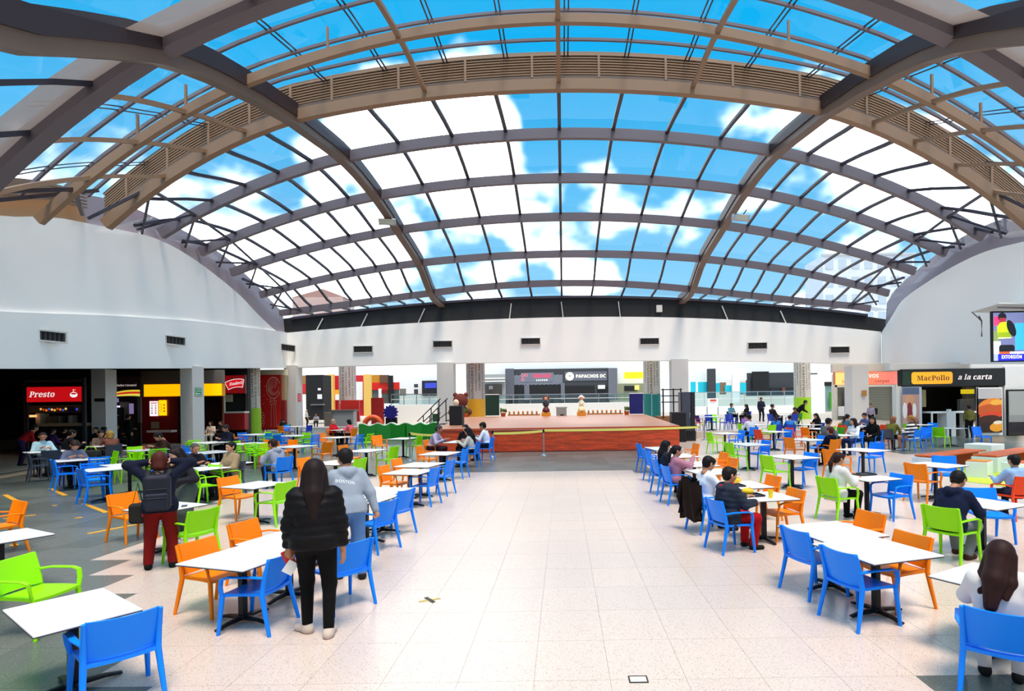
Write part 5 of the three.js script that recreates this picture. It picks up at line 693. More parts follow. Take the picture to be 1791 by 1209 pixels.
// ---- small things on tables ----
{
  const onTable = (x, z) => [x, 0.754 * sY(-z), z];
  const tray = (label, x, z, r) => { const g = thing('food_tray', label, 'tray', onTable(x, z), r); obj('tray_base', at(box(0.36, 0.012, 0.26, 0.005), 0, 0.006, 0), mat(0x14161a, 0.5), g); obj('tray_rim', [at(box(0.36, 0.024, 0.012), 0, 0.016, 0.125), at(box(0.36, 0.024, 0.012), 0, 0.016, -0.125), at(box(0.012, 0.024, 0.26), 0.175, 0.016, 0), at(box(0.012, 0.024, 0.26), -0.175, 0.016, 0)], mat(0x1c1e24, 0.5), g); return g; };
  const cup = (label, c, x, z, r = 0.04, h = 0.12) => { const g = thing('cup', label, 'cup', onTable(x, z)); obj('cup_body', lathe([[0.001, 0], [r * 0.72, 0], [r, h], [r * 0.92, h], [r * 0.7, 0.01], [0.001, 0.01]], 20), mat(c, 0.4), g); obj('cup_rim', at(new THREE.TorusGeometry(r * 0.97, 0.004, 6, 20), 0, h, 0, 0, Math.PI / 2), mat(c, 0.4), g); return g; };
  const burger = (label, x, z) => { const g = thing('wrapped_burger', label, 'food', [x, 0.754 * sY(-z) + 0.012, z]); obj('wrapper', bend(new THREE.SphereGeometry(0.075, 14, 10), (a, b, c) => [a * 1.3, Math.max(0, (b + 0.05) * 0.8), c * (1 + 0.1 * Math.sin(a * 60))]), mat(0xf2c21a, 0.6), g); obj('bun', at(new THREE.SphereGeometry(0.045, 12, 8, 0, 6.3, 0, 1.6), 0.03, 0.06, 0.01), mat(0xd08a30, 0.7), g); };
  tray('black tray before the puffer jacket man', 2.88, -8.86, 0.2); tray('black tray before the white shirt man', 2.88, -9.78, 0.15); tray('black tray before the white jacket woman', 5.70, -10.87, 0.25);
  burger('yellow wrapped food on the nearer tray', 2.87, -8.96); burger('yellow wrapped food on the farther tray', 3.02, -10.08); cup('yellow cup on the right half of tray table', 0xf2d200, 3.12, -8.65); cup('yellow cup beside the farther tray', 0xf2d200, 3.05, -10.34); cup('white cup on the arcade table', 0xf4f4f0, -17.03, -18.88, 0.06, 0.16); cup('red cup before the brown jacket man', 0xd8323a, -13.80, -18.79); cup('white cup on the arcade table of blond woman', 0xe8e4f0, -16.99, -21.05, 0.05, 0.15);
  const phone = (label, x, z, r) => { const g = thing('phone', label, 'phone', onTable(x, z), r); obj('case', at(box(0.075, 0.009, 0.15, 0.003), 0, 0.005, 0), mat(0x2c2e34, 0.4), g); obj('screen_glass', at(box(0.068, 0.002, 0.14), 0, 0.01, 0), mat(0x6e7684, 0.15), g); };
  phone('phone lying on table beside the backpack wearer', -5.76, -8.66, 0.5); phone('phone before beige jacket man', -8.47, -13.06, 0.3); phone('dark phone on the table of the group of four', -3.70, -20.23, 1.2);
  const book = thing('open_book', 'open pages held by the reading man', 'book', onTable(-14.01, -16.32), 0.6); obj('page', at(box(0.15, 0.006, 0.21), -0.075, 0.03, 0, 0, 0.25, 0.25), M.white, book); obj('page', at(box(0.15, 0.006, 0.21), 0.075, 0.03, 0, 0, 0.25, -0.25), M.white, book);
  const bag = thing('black_bag', 'black bag with lime strap on reading man’s table', 'bag', [-13.56, -16.41].flatMap((v, i) => i ? [0.755 * sY(-v), v] : [v]), 0.3); obj('bag_body', at(box(0.42, 0.2, 0.26, 0.07), 0, 0.1, 0), M.dark, bag); obj('strap', at(new THREE.TorusGeometry(0.13, 0.014, 6, 16, 3.14), 0, 0.18, 0.05, 0.3), mat(0xa8d820, 0.6), bag);
  const pot = thing('paper_tray', 'food papers and box on the table of four', 'food', onTable(-3.67, -21.10)); obj('box_body', at(box(0.2, 0.08, 0.15, 0.01), 0, 0.04, 0), mat(0x5c5c66, 0.6), pot); obj('paper_sheet', at(box(0.2, 0.003, 0.28), -0.25, 0.003, 0.05, 0.4), M.white, pot);
}

// ================= people =================
// distance fields of tapered capsules, joined smoothly and meshed by marching cubes
const add3 = (a, b, s = 1) => [a[0] + b[0] * s, a[1] + b[1] * s, a[2] + b[2] * s], sub3 = (a, b) => [a[0] - b[0], a[1] - b[1], a[2] - b[2]];
const len3 = a => Math.hypot(...a), nrm = a => { const l = len3(a) || 1; return a.map(v => v / l); }, dot3 = (a, b) => a[0] * b[0] + a[1] * b[1] + a[2] * b[2], crs = (a, b) => [a[1] * b[2] - a[2] * b[1], a[2] * b[0] - a[0] * b[2], a[0] * b[1] - a[1] * b[0]], mix3 = (a, b, t) => a.map((v, i) => v + (b[i] - v) * t);
const cap = (a, b, ra, rb = ra) => ({ a, b, ra, rb });
function blob(prims, k, cell, cut, disp) {
  const lo = [1e9, 1e9, 1e9], hi = [-1e9, -1e9, -1e9];
  for (const p of prims) for (const [q, r] of [[p.a, p.ra], [p.b, p.rb]]) for (let i = 0; i < 3; i++) { lo[i] = Math.min(lo[i], q[i] - r); hi[i] = Math.max(hi[i], q[i] + r); }
  const size = Math.max(hi[0] - lo[0], hi[1] - lo[1], hi[2] - lo[2]) + 6 * cell, N = Math.ceil(size / cell), mid = lo.map((v, i) => (v + hi[i]) / 2), o = mid.map(v => v - N * cell / 2);
  const mc = new MarchingCubes(N, M.white, false, false, 90000), f = mc.field; f.fill(9);
  const m = k + 2.5 * cell;
  for (const { a, b, ra, rb } of prims) {
    const d = sub3(b, a), L = dot3(d, d) || 1e-9, rm = Math.max(ra, rb) + m, i0 = [], i1 = [];
    for (let i = 0; i < 3; i++) { i0[i] = Math.max(0, Math.floor((Math.min(a[i], b[i]) - rm - o[i]) / cell)); i1[i] = Math.min(N - 1, Math.ceil((Math.max(a[i], b[i]) + rm - o[i]) / cell)); }
    for (let z = i0[2]; z <= i1[2]; z++) for (let y = i0[1]; y <= i1[1]; y++) for (let x = i0[0]; x <= i1[0]; x++) {
      const px = o[0] + x * cell - a[0], py = o[1] + y * cell - a[1], pz = o[2] + z * cell - a[2], t = Math.max(0, Math.min(1, (px * d[0] + py * d[1] + pz * d[2]) / L));
      const v = Math.hypot(px - d[0] * t, py - d[1] * t, pz - d[2] * t) - (ra + (rb - ra) * t), q = (z * N + y) * N + x, c = f[q], h = Math.max(k - Math.abs(c - v), 0) / k;
      f[q] = Math.min(c, v) - h * h * k / 4;
    }
  }
  for (let z = 0, q = 0; z < N; z++) for (let y = 0; y < N; y++) for (let x = 0; x < N; x++, q++) { let v = f[q]; if (disp && v < 0.1) v -= disp(o[0] + x * cell, o[1] + y * cell, o[2] + z * cell); if (cut && v < 0.2) v = Math.max(v, cut(o[0] + x * cell, o[1] + y * cell, o[2] + z * cell)); f[q] = -v; }
  mc.isolation = 0; mc.update();
  const n = mc.count, pos = new Float32Array(n * 3), s = N * cell / 2, c0 = o.map(v => v + s);
  for (let i = 0; i < n * 3; i++) pos[i] = mc.positionArray[i] * s + c0[i % 3];
  let vol = 0; for (let i = 0; i < n * 3; i += 9) vol += dot3([pos[i] - c0[0], pos[i + 1] - c0[1], pos[i + 2] - c0[2]], crs([pos[i + 3] - c0[0], pos[i + 4] - c0[1], pos[i + 5] - c0[2]], [pos[i + 6] - c0[0], pos[i + 7] - c0[1], pos[i + 8] - c0[2]]));
  if (vol < 0) for (let i = 0; i < n * 3; i += 9) for (let j = 0; j < 3; j++) { const t = pos[i + 3 + j]; pos[i + 3 + j] = pos[i + 6 + j]; pos[i + 6 + j] = t; }
  let g = new THREE.BufferGeometry(); g.setAttribute('position', new THREE.BufferAttribute(pos, 3)); g = mergeVertices(g, cell * 0.02); g.computeVertexNormals();
  mc.geometry.dispose(); return g;
}
const colored = (g, f) => { const p = g.attributes.position, c = new Float32Array(p.count * 3); for (let i = 0; i < p.count; i++) c.set(f ? f(p.getX(i), p.getY(i), p.getZ(i)) : [1, 1, 1], i * 3); g.setAttribute('color', new THREE.BufferAttribute(c, 3)); return g; };
const joinBody = list => mergeGeometries(list.map(g => { const b = g.index ? g.toNonIndexed() : g.clone(); for (const k of Object.keys(b.attributes)) if (!['position', 'normal', 'color'].includes(k)) b.deleteAttribute(k); if (!b.attributes.color) colored(b); return b; }));
// head, face towards +z, centre between the ears
const HEAD = colored(blob([cap([0, 0.035, -0.03], [0, 0.035, 0.018], 0.09, 0.083), cap([0, -0.02, 0.02], [0, -0.078, 0.05], 0.066, 0.034), cap([-0.035, -0.02, 0.045], [0.035, -0.02, 0.045], 0.04), cap([0, 0.006, 0.094], [0, -0.026, 0.108], 0.009, 0.014), cap([-0.014, -0.03, 0.096], [0.014, -0.03, 0.096], 0.009), cap([-0.034, 0.026, 0.08], [0.034, 0.026, 0.08], 0.014), cap([-0.02, -0.055, 0.083], [0.02, -0.055, 0.083], 0.009), cap([-0.09, 0.012, -0.012], [-0.092, -0.026, -0.004], 0.017, 0.011), cap([0.09, 0.012, -0.012], [0.092, -0.026, -0.004], 0.017, 0.011), cap([0, -0.05, -0.015], [0, -0.17, -0.03], 0.052, 0.056)], 0.022, 0.0075),
  (x, y, z) => { const ex = (Math.abs(x) - 0.034) / 0.015, ey = (y - 0.004) / 0.007; if (z > 0.055 && ex * ex + ey * ey < 1) return ex * ex < 0.16 ? [0.05, 0.04, 0.03] : [1.2, 1.25, 1.3]; const bx = (Math.abs(x) - 0.035) / 0.021, by = (y - 0.026) / 0.005; if (z > 0.06 && bx * bx + by * by < 1) return [0.12, 0.09, 0.08]; const lx = x / 0.024, ly = (y + 0.056) / 0.008; if (z > 0.075 && lx * lx + ly * ly < 1) return [0.85, 0.45, 0.42]; return [1, 1, 1]; });
// right hand, fingers along +z, palm towards -y, thumb on +x; slightly curled
const HAND = (() => {
  const P = [cap([0, 0, -0.02], [0, 0, 0.02], 0.027, 0.028), cap([0.022, -0.002, 0.03], [0.026, -0.004, 0.085], 0.015, 0.013), cap([0, 0, 0.02], [0, 0, 0.085], 0.017, 0.015), cap([-0.022, -0.002, 0.03], [-0.028, -0.004, 0.078], 0.015, 0.012)];
  for (const [x, l, s] of [[0.029, 0.07, 0.06], [0.01, 0.08, 0], [-0.01, 0.075, -0.05], [-0.03, 0.058, -0.14]]) { const z = 0.09 - Math.abs(x - 0.008) * 0.25; const a = [x, 0, z], b = [x + s * l * 0.5, -0.008, z + l * 0.5], c = [x + s * l * 0.75, -0.028, z + l * 0.85]; P.push(cap(a, b, 0.0095, 0.009), cap(b, c, 0.009, 0.0075)); }
  P.push(cap([0.024, -0.006, 0.015], [0.05, -0.018, 0.045], 0.015, 0.011), cap([0.05, -0.018, 0.045], [0.058, -0.028, 0.075], 0.0105, 0.0085));
  return blob(P, 0.006, 0.0052);
})();
const FIST = blob([cap([0, 0, -0.02], [0, 0, 0.05], 0.03, 0.036), ...[0.028, 0.01, -0.01, -0.028].flatMap(x => [cap([x, -0.004, 0.07], [x, -0.034, 0.082], 0.0105, 0.01), cap([x, -0.034, 0.082], [x, -0.048, 0.05], 0.01, 0.009)]), cap([0.03, -0.01, 0.02], [0.044, -0.036, 0.055], 0.015, 0.011), cap([0.044, -0.036, 0.055], [0.02, -0.05, 0.07], 0.011, 0.009)], 0.007, 0.0055);
const mirrorX = g => { const m = g.clone().applyMatrix4(new THREE.Matrix4().makeScale(-1, 1, 1)), b = m.index ? m.toNonIndexed() : m, p = b.attributes.position, n = b.attributes.normal; for (const a of [p, n]) for (let i = 0; i < a.count; i += 3) for (let j = 0; j < 3; j++) { const t = a.array[(i + 1) * 3 + j]; a.array[(i + 1) * 3 + j] = a.array[(i + 2) * 3 + j]; a.array[(i + 2) * 3 + j] = t; } return b; };
const HANDS = { R: { open: HAND.toNonIndexed(), fist: FIST.toNonIndexed() }, L: { open: mirrorX(HAND), fist: mirrorX(FIST) } };
// hair, in the head's axes
const faceCut = (x, y, z) => Math.max(z * 0.8 - y * 0.6 - 0.022, -0.08 - y), skull = [cap([0, 0.042, -0.036], [0, 0.044, 0.02], 0.1, 0.092)];
const HAIR = {
  short: blob([...skull, cap([0, -0.02, -0.05], [0, -0.05, -0.05], 0.075, 0.06)], 0.03, 0.008, faceCut),
  thin: blob([cap([0, 0.034, -0.036], [0, 0.034, 0.018], 0.0945, 0.086)], 0.03, 0.008, (x, y, z) => Math.max(z * 0.8 - y * 0.6 - 0.012, -0.06 - y)),
  long: blob([...skull, cap([0, 0, -0.06], [0, -0.2, -0.1], 0.088, 0.085), cap([0, -0.2, -0.1], [0, -0.42, -0.09], 0.085, 0.05), cap([-0.078, 0.01, -0.02], [-0.1, -0.2, -0.03], 0.038, 0.04), cap([0.078, 0.01, -0.02], [0.1, -0.2, -0.03], 0.038, 0.04), cap([-0.1, -0.2, -0.03], [-0.09, -0.33, -0.06], 0.04, 0.02), cap([0.1, -0.2, -0.03], [0.09, -0.33, -0.06], 0.04, 0.02)], 0.03, 0.011, (x, y, z) => z * 0.8 - Math.max(y, -0.02) * 0.6 - 0.024),
  bob: blob([...skull, cap([0, -0.01, -0.05], [0, -0.1, -0.06], 0.085, 0.075), cap([-0.08, 0, -0.01], [-0.085, -0.1, 0], 0.034, 0.026), cap([0.08, 0, -0.01], [0.085, -0.1, 0], 0.034, 0.026)], 0.03, 0.009, (x, y, z) => z * 0.8 - Math.max(y, -0.02) * 0.6 - 0.024),
  tail: blob([...skull, cap([0, -0.02, -0.05], [0, -0.04, -0.05], 0.07, 0.055), cap([0, 0.03, -0.13], [0, -0.1, -0.17], 0.035, 0.045), cap([0, -0.1, -0.17], [0, -0.26, -0.15], 0.045, 0.02)], 0.025, 0.009, (x, y, z) => z < -0.1 ? -1 : faceCut(x, y, z)),
};
HAIR.cap = HAIR.thin;
function reach(a, target, l1, l2, pole) { // two-bone arm or leg: returns joint and end
  let d = sub3(target, a), L = Math.min(len3(d), (l1 + l2) * 0.995); const u = nrm(d), e = add3(a, u, L), c = (l1 * l1 + L * L - l2 * l2) / (2 * L), h = Math.sqrt(Math.max(0, l1 * l1 - c * c));
  let p = sub3(pole, u.map(v => v * dot3(pole, u))); p = nrm(p); return [add3(add3(a, u, c), p, h), e];
}
const FIG = {};
function figure(p, style, detail) {
  const key = JSON.stringify([p, style, detail]); if (FIG[key]) return FIG[key];
  const cell = detail ? 0.02 : 0.03, hip = p.hip || (p.sit ? [0, 0.535, -0.05] : [0, 0.93, 0]), ln = p.lean || 0, tw = p.twist || 0, sd = p.side || 0;
  const up = nrm([sd, Math.cos(ln), Math.sin(ln)]), rt = nrm([-Math.cos(tw), sd * Math.cos(tw), Math.sin(tw)]), lf = rt.map(v => -v), fw = nrm(crs(lf, up));
  const A = (u, l, f) => add3(add3(add3(hip, up, u), lf, l), fw, f);
  const sh = { L: A(0.43, 0.17, -0.01), R: A(0.43, -0.17, -0.01) }, neck = A(0.49, 0, -0.01), nd = nrm(mix3(up, [0, 1, 0], 0.45)), [pt, yw, rl] = p.head || [0, 0, 0];
  const hm = new THREE.Matrix4().makeRotationFromEuler(new THREE.Euler(pt, tw + yw, rl, 'YXZ')), hf = V(0, 0, 1).applyMatrix4(hm), hc0 = add3(add3(neck, nd, 0.155), [hf.x, 0, hf.z], 0.03 + 0.03 * Math.sin(pt)); hc0[1] -= 0.03 * Math.max(0, Math.sin(pt)); hm.setPosition(...hc0);
  const arms = {}, legs = {};
  for (const s of ['L', 'R']) {
    const m = s === 'L' ? 1 : -1;
    const ht = (p['hand' + s] || (p.sit ? [m * 0.14, 0.66, 0.26] : [m * 0.24, 0.8, 0.03])), pole = p['elbow' + s] || [m * 0.6, -0.6, -0.6];
    arms[s] = reach(sh[s], ht, 0.285, 0.25, pole);
    const hj = A(-0.02, m * 0.09, 0), foot = p['foot' + s] || (p.sit ? [m * 0.12, 0.075, 0.34] : [m * 0.1, 0.075, -0.02]);
    legs[s] = [hj, ...reach(hj, foot, 0.43, 0.43, p.sit ? [m * 0.15, 0.7, 0.8] : [m * 0.1, 0, 1])];
  }
  const f = p.fat || 1;
  const torso = i => [cap(A(0, -0.075, 0), A(0, 0.075, 0), 0.115 * f + i), cap(A(0.05, 0, 0), A(0.22, 0, 0.005), 0.12 * f + i, 0.115 * f + i), cap(A(0.05, -0.05, 0), A(0.05, 0.05, 0), 0.105 * f + i), cap(A(0.3, -0.065, 0), A(0.3, 0.065, 0), 0.11 * f + i), cap(A(0.4, -0.13, -0.01), A(0.4, 0.13, -0.01), 0.065 + i), cap(A(0.2, -0.06, 0), A(0.2, 0.06, 0), 0.1 * f + i)];
  const armP = (i, e = 1) => ['L', 'R'].flatMap(s => [cap(sh[s], arms[s][0], 0.05 + i, 0.041 + i), ...(e > 0 ? [cap(arms[s][0], mix3(arms[s][0], arms[s][1], e), 0.041 + i, 0.041 - 0.013 * e + i * 0.8)] : [])]);
  const legP = (i, e = 1) => ['L', 'R'].flatMap(s => [cap(legs[s][0], legs[s][1], 0.088 * f + i, 0.06 + i), cap(legs[s][1], mix3(legs[s][1], legs[s][2], e), 0.058 + i, 0.058 - 0.018 * e + i)]);
  const fdir = s => p['toe' + s] || [s === 'L' ? 0.15 : -0.15, 0, 1];
  const footP = (s, i) => { const a = legs[s][2], d = nrm(fdir(s)); return [cap([a[0], 0.045 + (a[1] - 0.075), a[2]], a, 0.04 + i, 0.038 + i), cap(add3([a[0], 0.038 + (a[1] - 0.075), a[2]], d, -0.03), add3([a[0], 0.032 + (a[1] - 0.075), a[2]], d, 0.14), 0.034 + i, 0.028 + i)]; };
  const skin = blob([...torso(0), ...armP(0), ...legP(0), ...footP('L', -0.004), ...footP('R', -0.004), cap(neck, add3(neck, nd, 0.09), 0.056, 0.05)], 0.035, cell);
  const parts = [skin, HEAD.clone().applyMatrix4(hm)];
  for (const s of ['L', 'R']) {
    const d = nrm(p['hdir' + s] || sub3(arms[s][1], arms[s][0])), m = s === 'L' ? 1 : -1; let y = p['palm' + s] ? p['palm' + s].map(v => -v) : Math.abs(d[1]) < 0.75 ? [0, 1, 0] : [m, 0, -0.3];
    y = nrm(sub3(y, d.map(v => v * dot3(y, d)))); const x = crs(y, d), mm = new THREE.Matrix4().makeBasis(V(...x), V(...y), V(...d)); mm.setPosition(...add3(arms[s][1], d, 0.015)); parts.push(HANDS[s][p['grip' + s] ? 'fist' : 'open'].clone().applyMatrix4(mm)); arms[s].hand = mm;
  }
  const { inf = 0.014, hem = -0.06, sleeve = 1, hood = 0, loose = 0.014, leg = 0.95, skirt = 0 } = style;
  const topP = [...torso(inf), ...armP(inf * 0.85, sleeve), cap(A(0.44, 0, -0.01), A(0.5, 0, 0), 0.07 + inf * 0.5, 0.06 + inf * 0.4)]; if (hem < -0.08) topP.push(cap(A(0, -0.07, 0), A(hem, -0.07, 0), 0.12 * f + inf), cap(A(0, 0.07, 0), A(hem, 0.07, 0), 0.12 * f + inf));
  if (hood) topP.push(cap(A(0.47, -0.07, -0.07), A(0.43, 0, -0.125), 0.045, 0.055), cap(A(0.47, 0.07, -0.07), A(0.43, 0, -0.125), 0.045, 0.055), cap(A(0.49, -0.07, -0.02), A(0.46, -0.07, -0.09), 0.035, 0.045), cap(A(0.49, 0.07, -0.02), A(0.46, 0.07, -0.09), 0.035, 0.045));
  const top = blob(topP, style.soft || 0.04, cell, (x, y, z) => { const u = dot3(sub3([x, y, z], hip), up); const q = sub3([x, y, z], neck), r = len3(sub3(q, up.map(v => v * dot3(q, up)))); return Math.max(hem - u, r < 0.13 ? u - 0.535 : -1); }, style.quilt ? (x, y, z) => { const u = dot3(sub3([x, y, z], hip), up); return 0.012 * Math.abs(Math.sin(u * 38 + 0.3)) - 0.004; } : 0);
  { const q = top.attributes.position, uv = new Float32Array(q.count * 2); for (let i = 0; i < q.count; i++) { const d = [q.getX(i) - hip[0], q.getY(i) - hip[1], q.getZ(i) - hip[2]]; uv[i * 2] = dot3(d, lf); uv[i * 2 + 1] = 0.2 + dot3(d, up) / 0.8; } top.setAttribute('uv', new THREE.BufferAttribute(uv, 2)); }
  const low = blob([cap(A(0, -0.075, 0), A(0, 0.075, 0), 0.118 * f + loose), ...legP(loose, leg), ...(skirt ? ['L', 'R'].map(s => cap(legs[s][0], mix3(legs[s][0], legs[s][1], skirt), 0.13, 0.14)) : [])], skirt ? 0.12 : 0.03, cell);
  const shoes = ['L', 'R'].map(s => blob(footP(s, 0.009), 0.03, 0.012, (x, y, z) => y - 0.105));
  return FIG[key] = { body: joinBody(parts), top, low, shoes, hm, arms, A, up, lf, fw };
}
const skinMat = {}, cloth = {}, hairMat = {};
const clothMat = (c, r = 0.85) => cloth[c] ||= mat(c, r, { specularIntensity: 0.35 });
const POSE = {
  eat: { sit: 1, lean: 0.22, head: [0.35, 0, 0], handL: [0.15, 0.8, 0.34], handR: [-0.1, 0.82, 0.32] }, lean: { sit: 1, lean: 0.42, head: [0.3, 0.2, 0], handL: [0.16, 0.79, 0.42], handR: [-0.16, 0.79, 0.42] }, talk: { sit: 1, lean: 0.06, head: [0.05, -0.35, 0.05], handL: [0.12, 0.79, 0.32], handR: [-0.16, 0.66, 0.24] }, talk2: { sit: 1, lean: 0.12, head: [0.08, 0.4, -0.04], handL: [0.16, 0.66, 0.24], handR: [-0.1, 0.8, 0.34] },
  chin: { sit: 1, lean: 0.3, head: [0.1, -0.1, 0.08], handL: [0.1, 1.06, 0.28], elbowL: [0.4, -1, 0.3], handR: [-0.12, 0.79, 0.38] }, upright: { sit: 1, lean: -0.04, head: [0.05, 0, 0] }, down: { sit: 1, lean: 0.5, head: [0.75, 0, 0], handL: [0.14, 0.79, 0.4], handR: [-0.14, 0.79, 0.4] },
  stand: { head: [0.05, 0, 0] }, stand2: { head: [0.1, 0.3, 0], handL: [0.12, 1.02, 0.26], handR: [-0.22, 0.8, 0.05], footL: [0.12, 0.075, 0.06] }, walk: { head: [0, 0, 0], footL: [0.08, 0.075, 0.22], footR: [-0.08, 0.1, -0.26], toeR: [0, -0.2, 1] }, bend: { lean: 0.75, head: [0.2, 0, 0], handL: [0.14, 0.86, 0.5], handR: [-0.14, 0.86, 0.5] },
};
function person(label, x, z, rot, o) {
  const { pose = 'talk', hair = 'short', hc = 0x17110e, skin = 0xb98260, top = 0x334, low = 0x22252e, shoes = 0x1c1a1a, size = 1, style = {}, near = 0, garment = 'shirt', group } = o;
  const f = figure(typeof pose === 'string' ? POSE[pose] : pose, style, near), g = thing('person', label, 'person', [x, o.y || 0, z], rot, group); g.scale.set(size, size * (o.flat || 1), size);
  obj('body', f.body, skinMat[skin] ||= mat(skin, 0.6, { vertexColors: true }), g); obj(garment, f.top, o.topMat || clothMat(top, o.rough), g); obj(style.skirt ? 'skirt' : 'trousers', f.low, clothMat(low), g); for (const s of f.shoes) obj('shoe', s, clothMat(shoes, 0.7), g);
  const h = obj('hair', HAIR[hair], hairMat[hc] ||= mat(hc, 0.6, { specularIntensity: 0.4 }), g); h.applyMatrix4(f.hm);
  return { g, f, hair: h };
}
const sit = (seat, label, o) => { const s = seats[seat], k = sY(-s.z), w = 0.35 + 0.65 * k + Math.max(0, Math.min(0.08, (-s.z - 14) * 0.01)); return person(label, s.x, s.z, s.rot, { ...o, y: s.y || 0, size: (o.size || 1) * w, flat: Math.max(k, w) / w }); };
const jk = { inf: 0.028, hem: -0.1 }, hoodie = { inf: 0.026, hem: -0.09, hood: 1 }, puffer = { inf: 0.042, hem: -0.12, soft: 0.03, quilt: 1 };
// ---- near figures ----
{
  // woman in black, back to us, holding a red wallet and a paper
  const [x, z] = [-2.38, -5.45];
  const p = person('woman in black puffer jacket and trousers, seen from behind', x, z, Math.PI + 0.25, { near: 1, size: 0.985, hair: 'long', hc: 0x1c0f0e, pose: { head: [0.15, 0.1, 0], handL: [0.27, 0.76, 0.1], gripL: 1, handR: [-0.25, 0.8, 0.02], footL: [0.1, 0.075, 0.1], footR: [-0.12, 0.075, -0.08], toeL: [0.8, 0, 0.7], fat: 1.1 }, style: { inf: 0.034, hem: -0.08, loose: 0.009, leg: 0.94, quilt: 1 }, garment: 'puffer_jacket', top: 0x0b090c, low: 0x060607, shoes: 0xcdbcae, rough: 0.6 });
  const m = new THREE.Matrix4(); p.g.updateMatrixWorld(true); const h = V(0, -0.02, 0.06).applyMatrix4(m.copy(p.g.matrixWorld).multiply(p.f.arms.L.hand));
  const w = thing('wallet', 'red wallet in the black-clad woman’s hand', 'wallet', [h.x - 0.02, h.y - 0.03, h.z], 0.4); obj('cover', at(box(0.09, 0.16, 0.025, 0.008), 0, 0, 0, 0, 0, 0.4), mat(0xc8281e, 0.5), w); obj('flap', at(box(0.085, 0.05, 0.03, 0.008), 0.02, 0.05, 0, 0, 0, 0.4), mat(0xd83a2a, 0.5), w);
  tag(obj('paper_slip', at(box(0.1, 0.13, 0.003), h.x - 0.0, h.y - 0.12, h.z + 0.01, 0.3, 0.1, -0.6), M.white), 'white paper slip in the black-clad woman’s hand', 'paper');
}
{
  // backpack wearer with hands on head
  const [x, z] = [-5.52, -7.80];
  const p = person('person in red trousers with both hands on head', x, z, Math.PI + 0.5, { near: 1, size: 0.93, hair: 'bob', hc: 0x4a1a0e, pose: { head: [0.35, 0, 0], handL: [0.14, 1.56, 0.06], handR: [-0.14, 1.56, 0.06], elbowL: [1, 0.3, 0.2], elbowR: [-1, 0.3, 0.2], hdirL: [-0.7, 0.3, -0.4], hdirR: [0.7, 0.3, -0.4], palmL: [-0.6, -0.5, 0], palmR: [0.6, -0.5, 0], footL: [0.15, 0.075, 0], footR: [-0.15, 0.075, -0.02], fat: 1.05 }, style: { inf: 0.026, hem: -0.1, loose: 0.022 }, garment: 'jacket', top: 0x14182c, low: 0x7c1410, shoes: 0x0d0c0c, skin: 0xc48e70 });
  const b = thing('backpack', 'dark navy backpack worn by the red trousered person', 'backpack', [x, 0, z], Math.PI + 0.5); b.scale.setScalar(0.93);
  obj('pack_body', at(box(0.33, 0.52, 0.19, 0.07), 0, 1.14, -0.25), mat(0x0b0e22, 0.7), b); obj('front_pocket', at(box(0.27, 0.24, 0.07, 0.03), 0, 1.02, -0.36), mat(0x0e1228, 0.7), b); obj('top_handle', at(new THREE.TorusGeometry(0.05, 0.012, 6, 12, 3.14), 0, 1.39, -0.24), M.dark, b); for (const s of [-1, 1]) obj('strap', sweep([[s * 0.12, 1.38, -0.2], [s * 0.13, 1.44, 0.0], [s * 0.14, 1.3, 0.15], [s * 0.15, 1.0, 0.1], [s * 0.16, 0.93, -0.16]], 0.05, 0.015, { round: 1 }), M.dark, b); for (const y of [1.08, 1.2]) obj('zip', at(box(0.24, 0.008, 0.01), 0, y, y < 1.15 ? -0.4 : -0.35), M.charcoal, b);
  const hb = thing('shoulder_bag', 'black shoulder bag hanging at the backpack wearer’s hip', 'bag', [x - 0.26, 0.62, z + 0.06], 0.3); obj('bag_body', at(box(0.2, 0.28, 0.12, 0.05), 0, 0.14, 0), M.dark, hb); obj('bag_tag', at(box(0.05, 0.08, 0.02, 0.008), 0.09, 0.14, 0.06), mat(0xa0283c, 0.6), hb); obj('bag_strap', sweep([[-0.06, 0.26, 0], [0.0, 0.55, -0.02], [0.06, 0.26, 0]], 0.02, 0.008, { round: 1 }), M.dark, hb);
  // her companion, face half hidden behind a raised hand
  const [cx, cz] = [-6.35, -9.54];
  person('long haired woman in grey skirt behind the backpack wearer', cx, cz, -0.35, { near: 1, size: 0.9, hair: 'long', hc: 0x1a0d0b, pose: { lean: 0.18, head: [0.35, -0.35, 0.1], handL: [0.2, 1.1, 0.24], handR: [-0.05, 1.36, 0.22], elbowR: [-0.8, -0.5, 0.2] }, style: { inf: 0.03, hem: -0.2, skirt: 0.9, leg: 0.9 }, garment: 'cardigan', top: 0x23222a, low: 0x4c5650, shoes: 0xd8d4ce, skin: 0xc8977c });
}
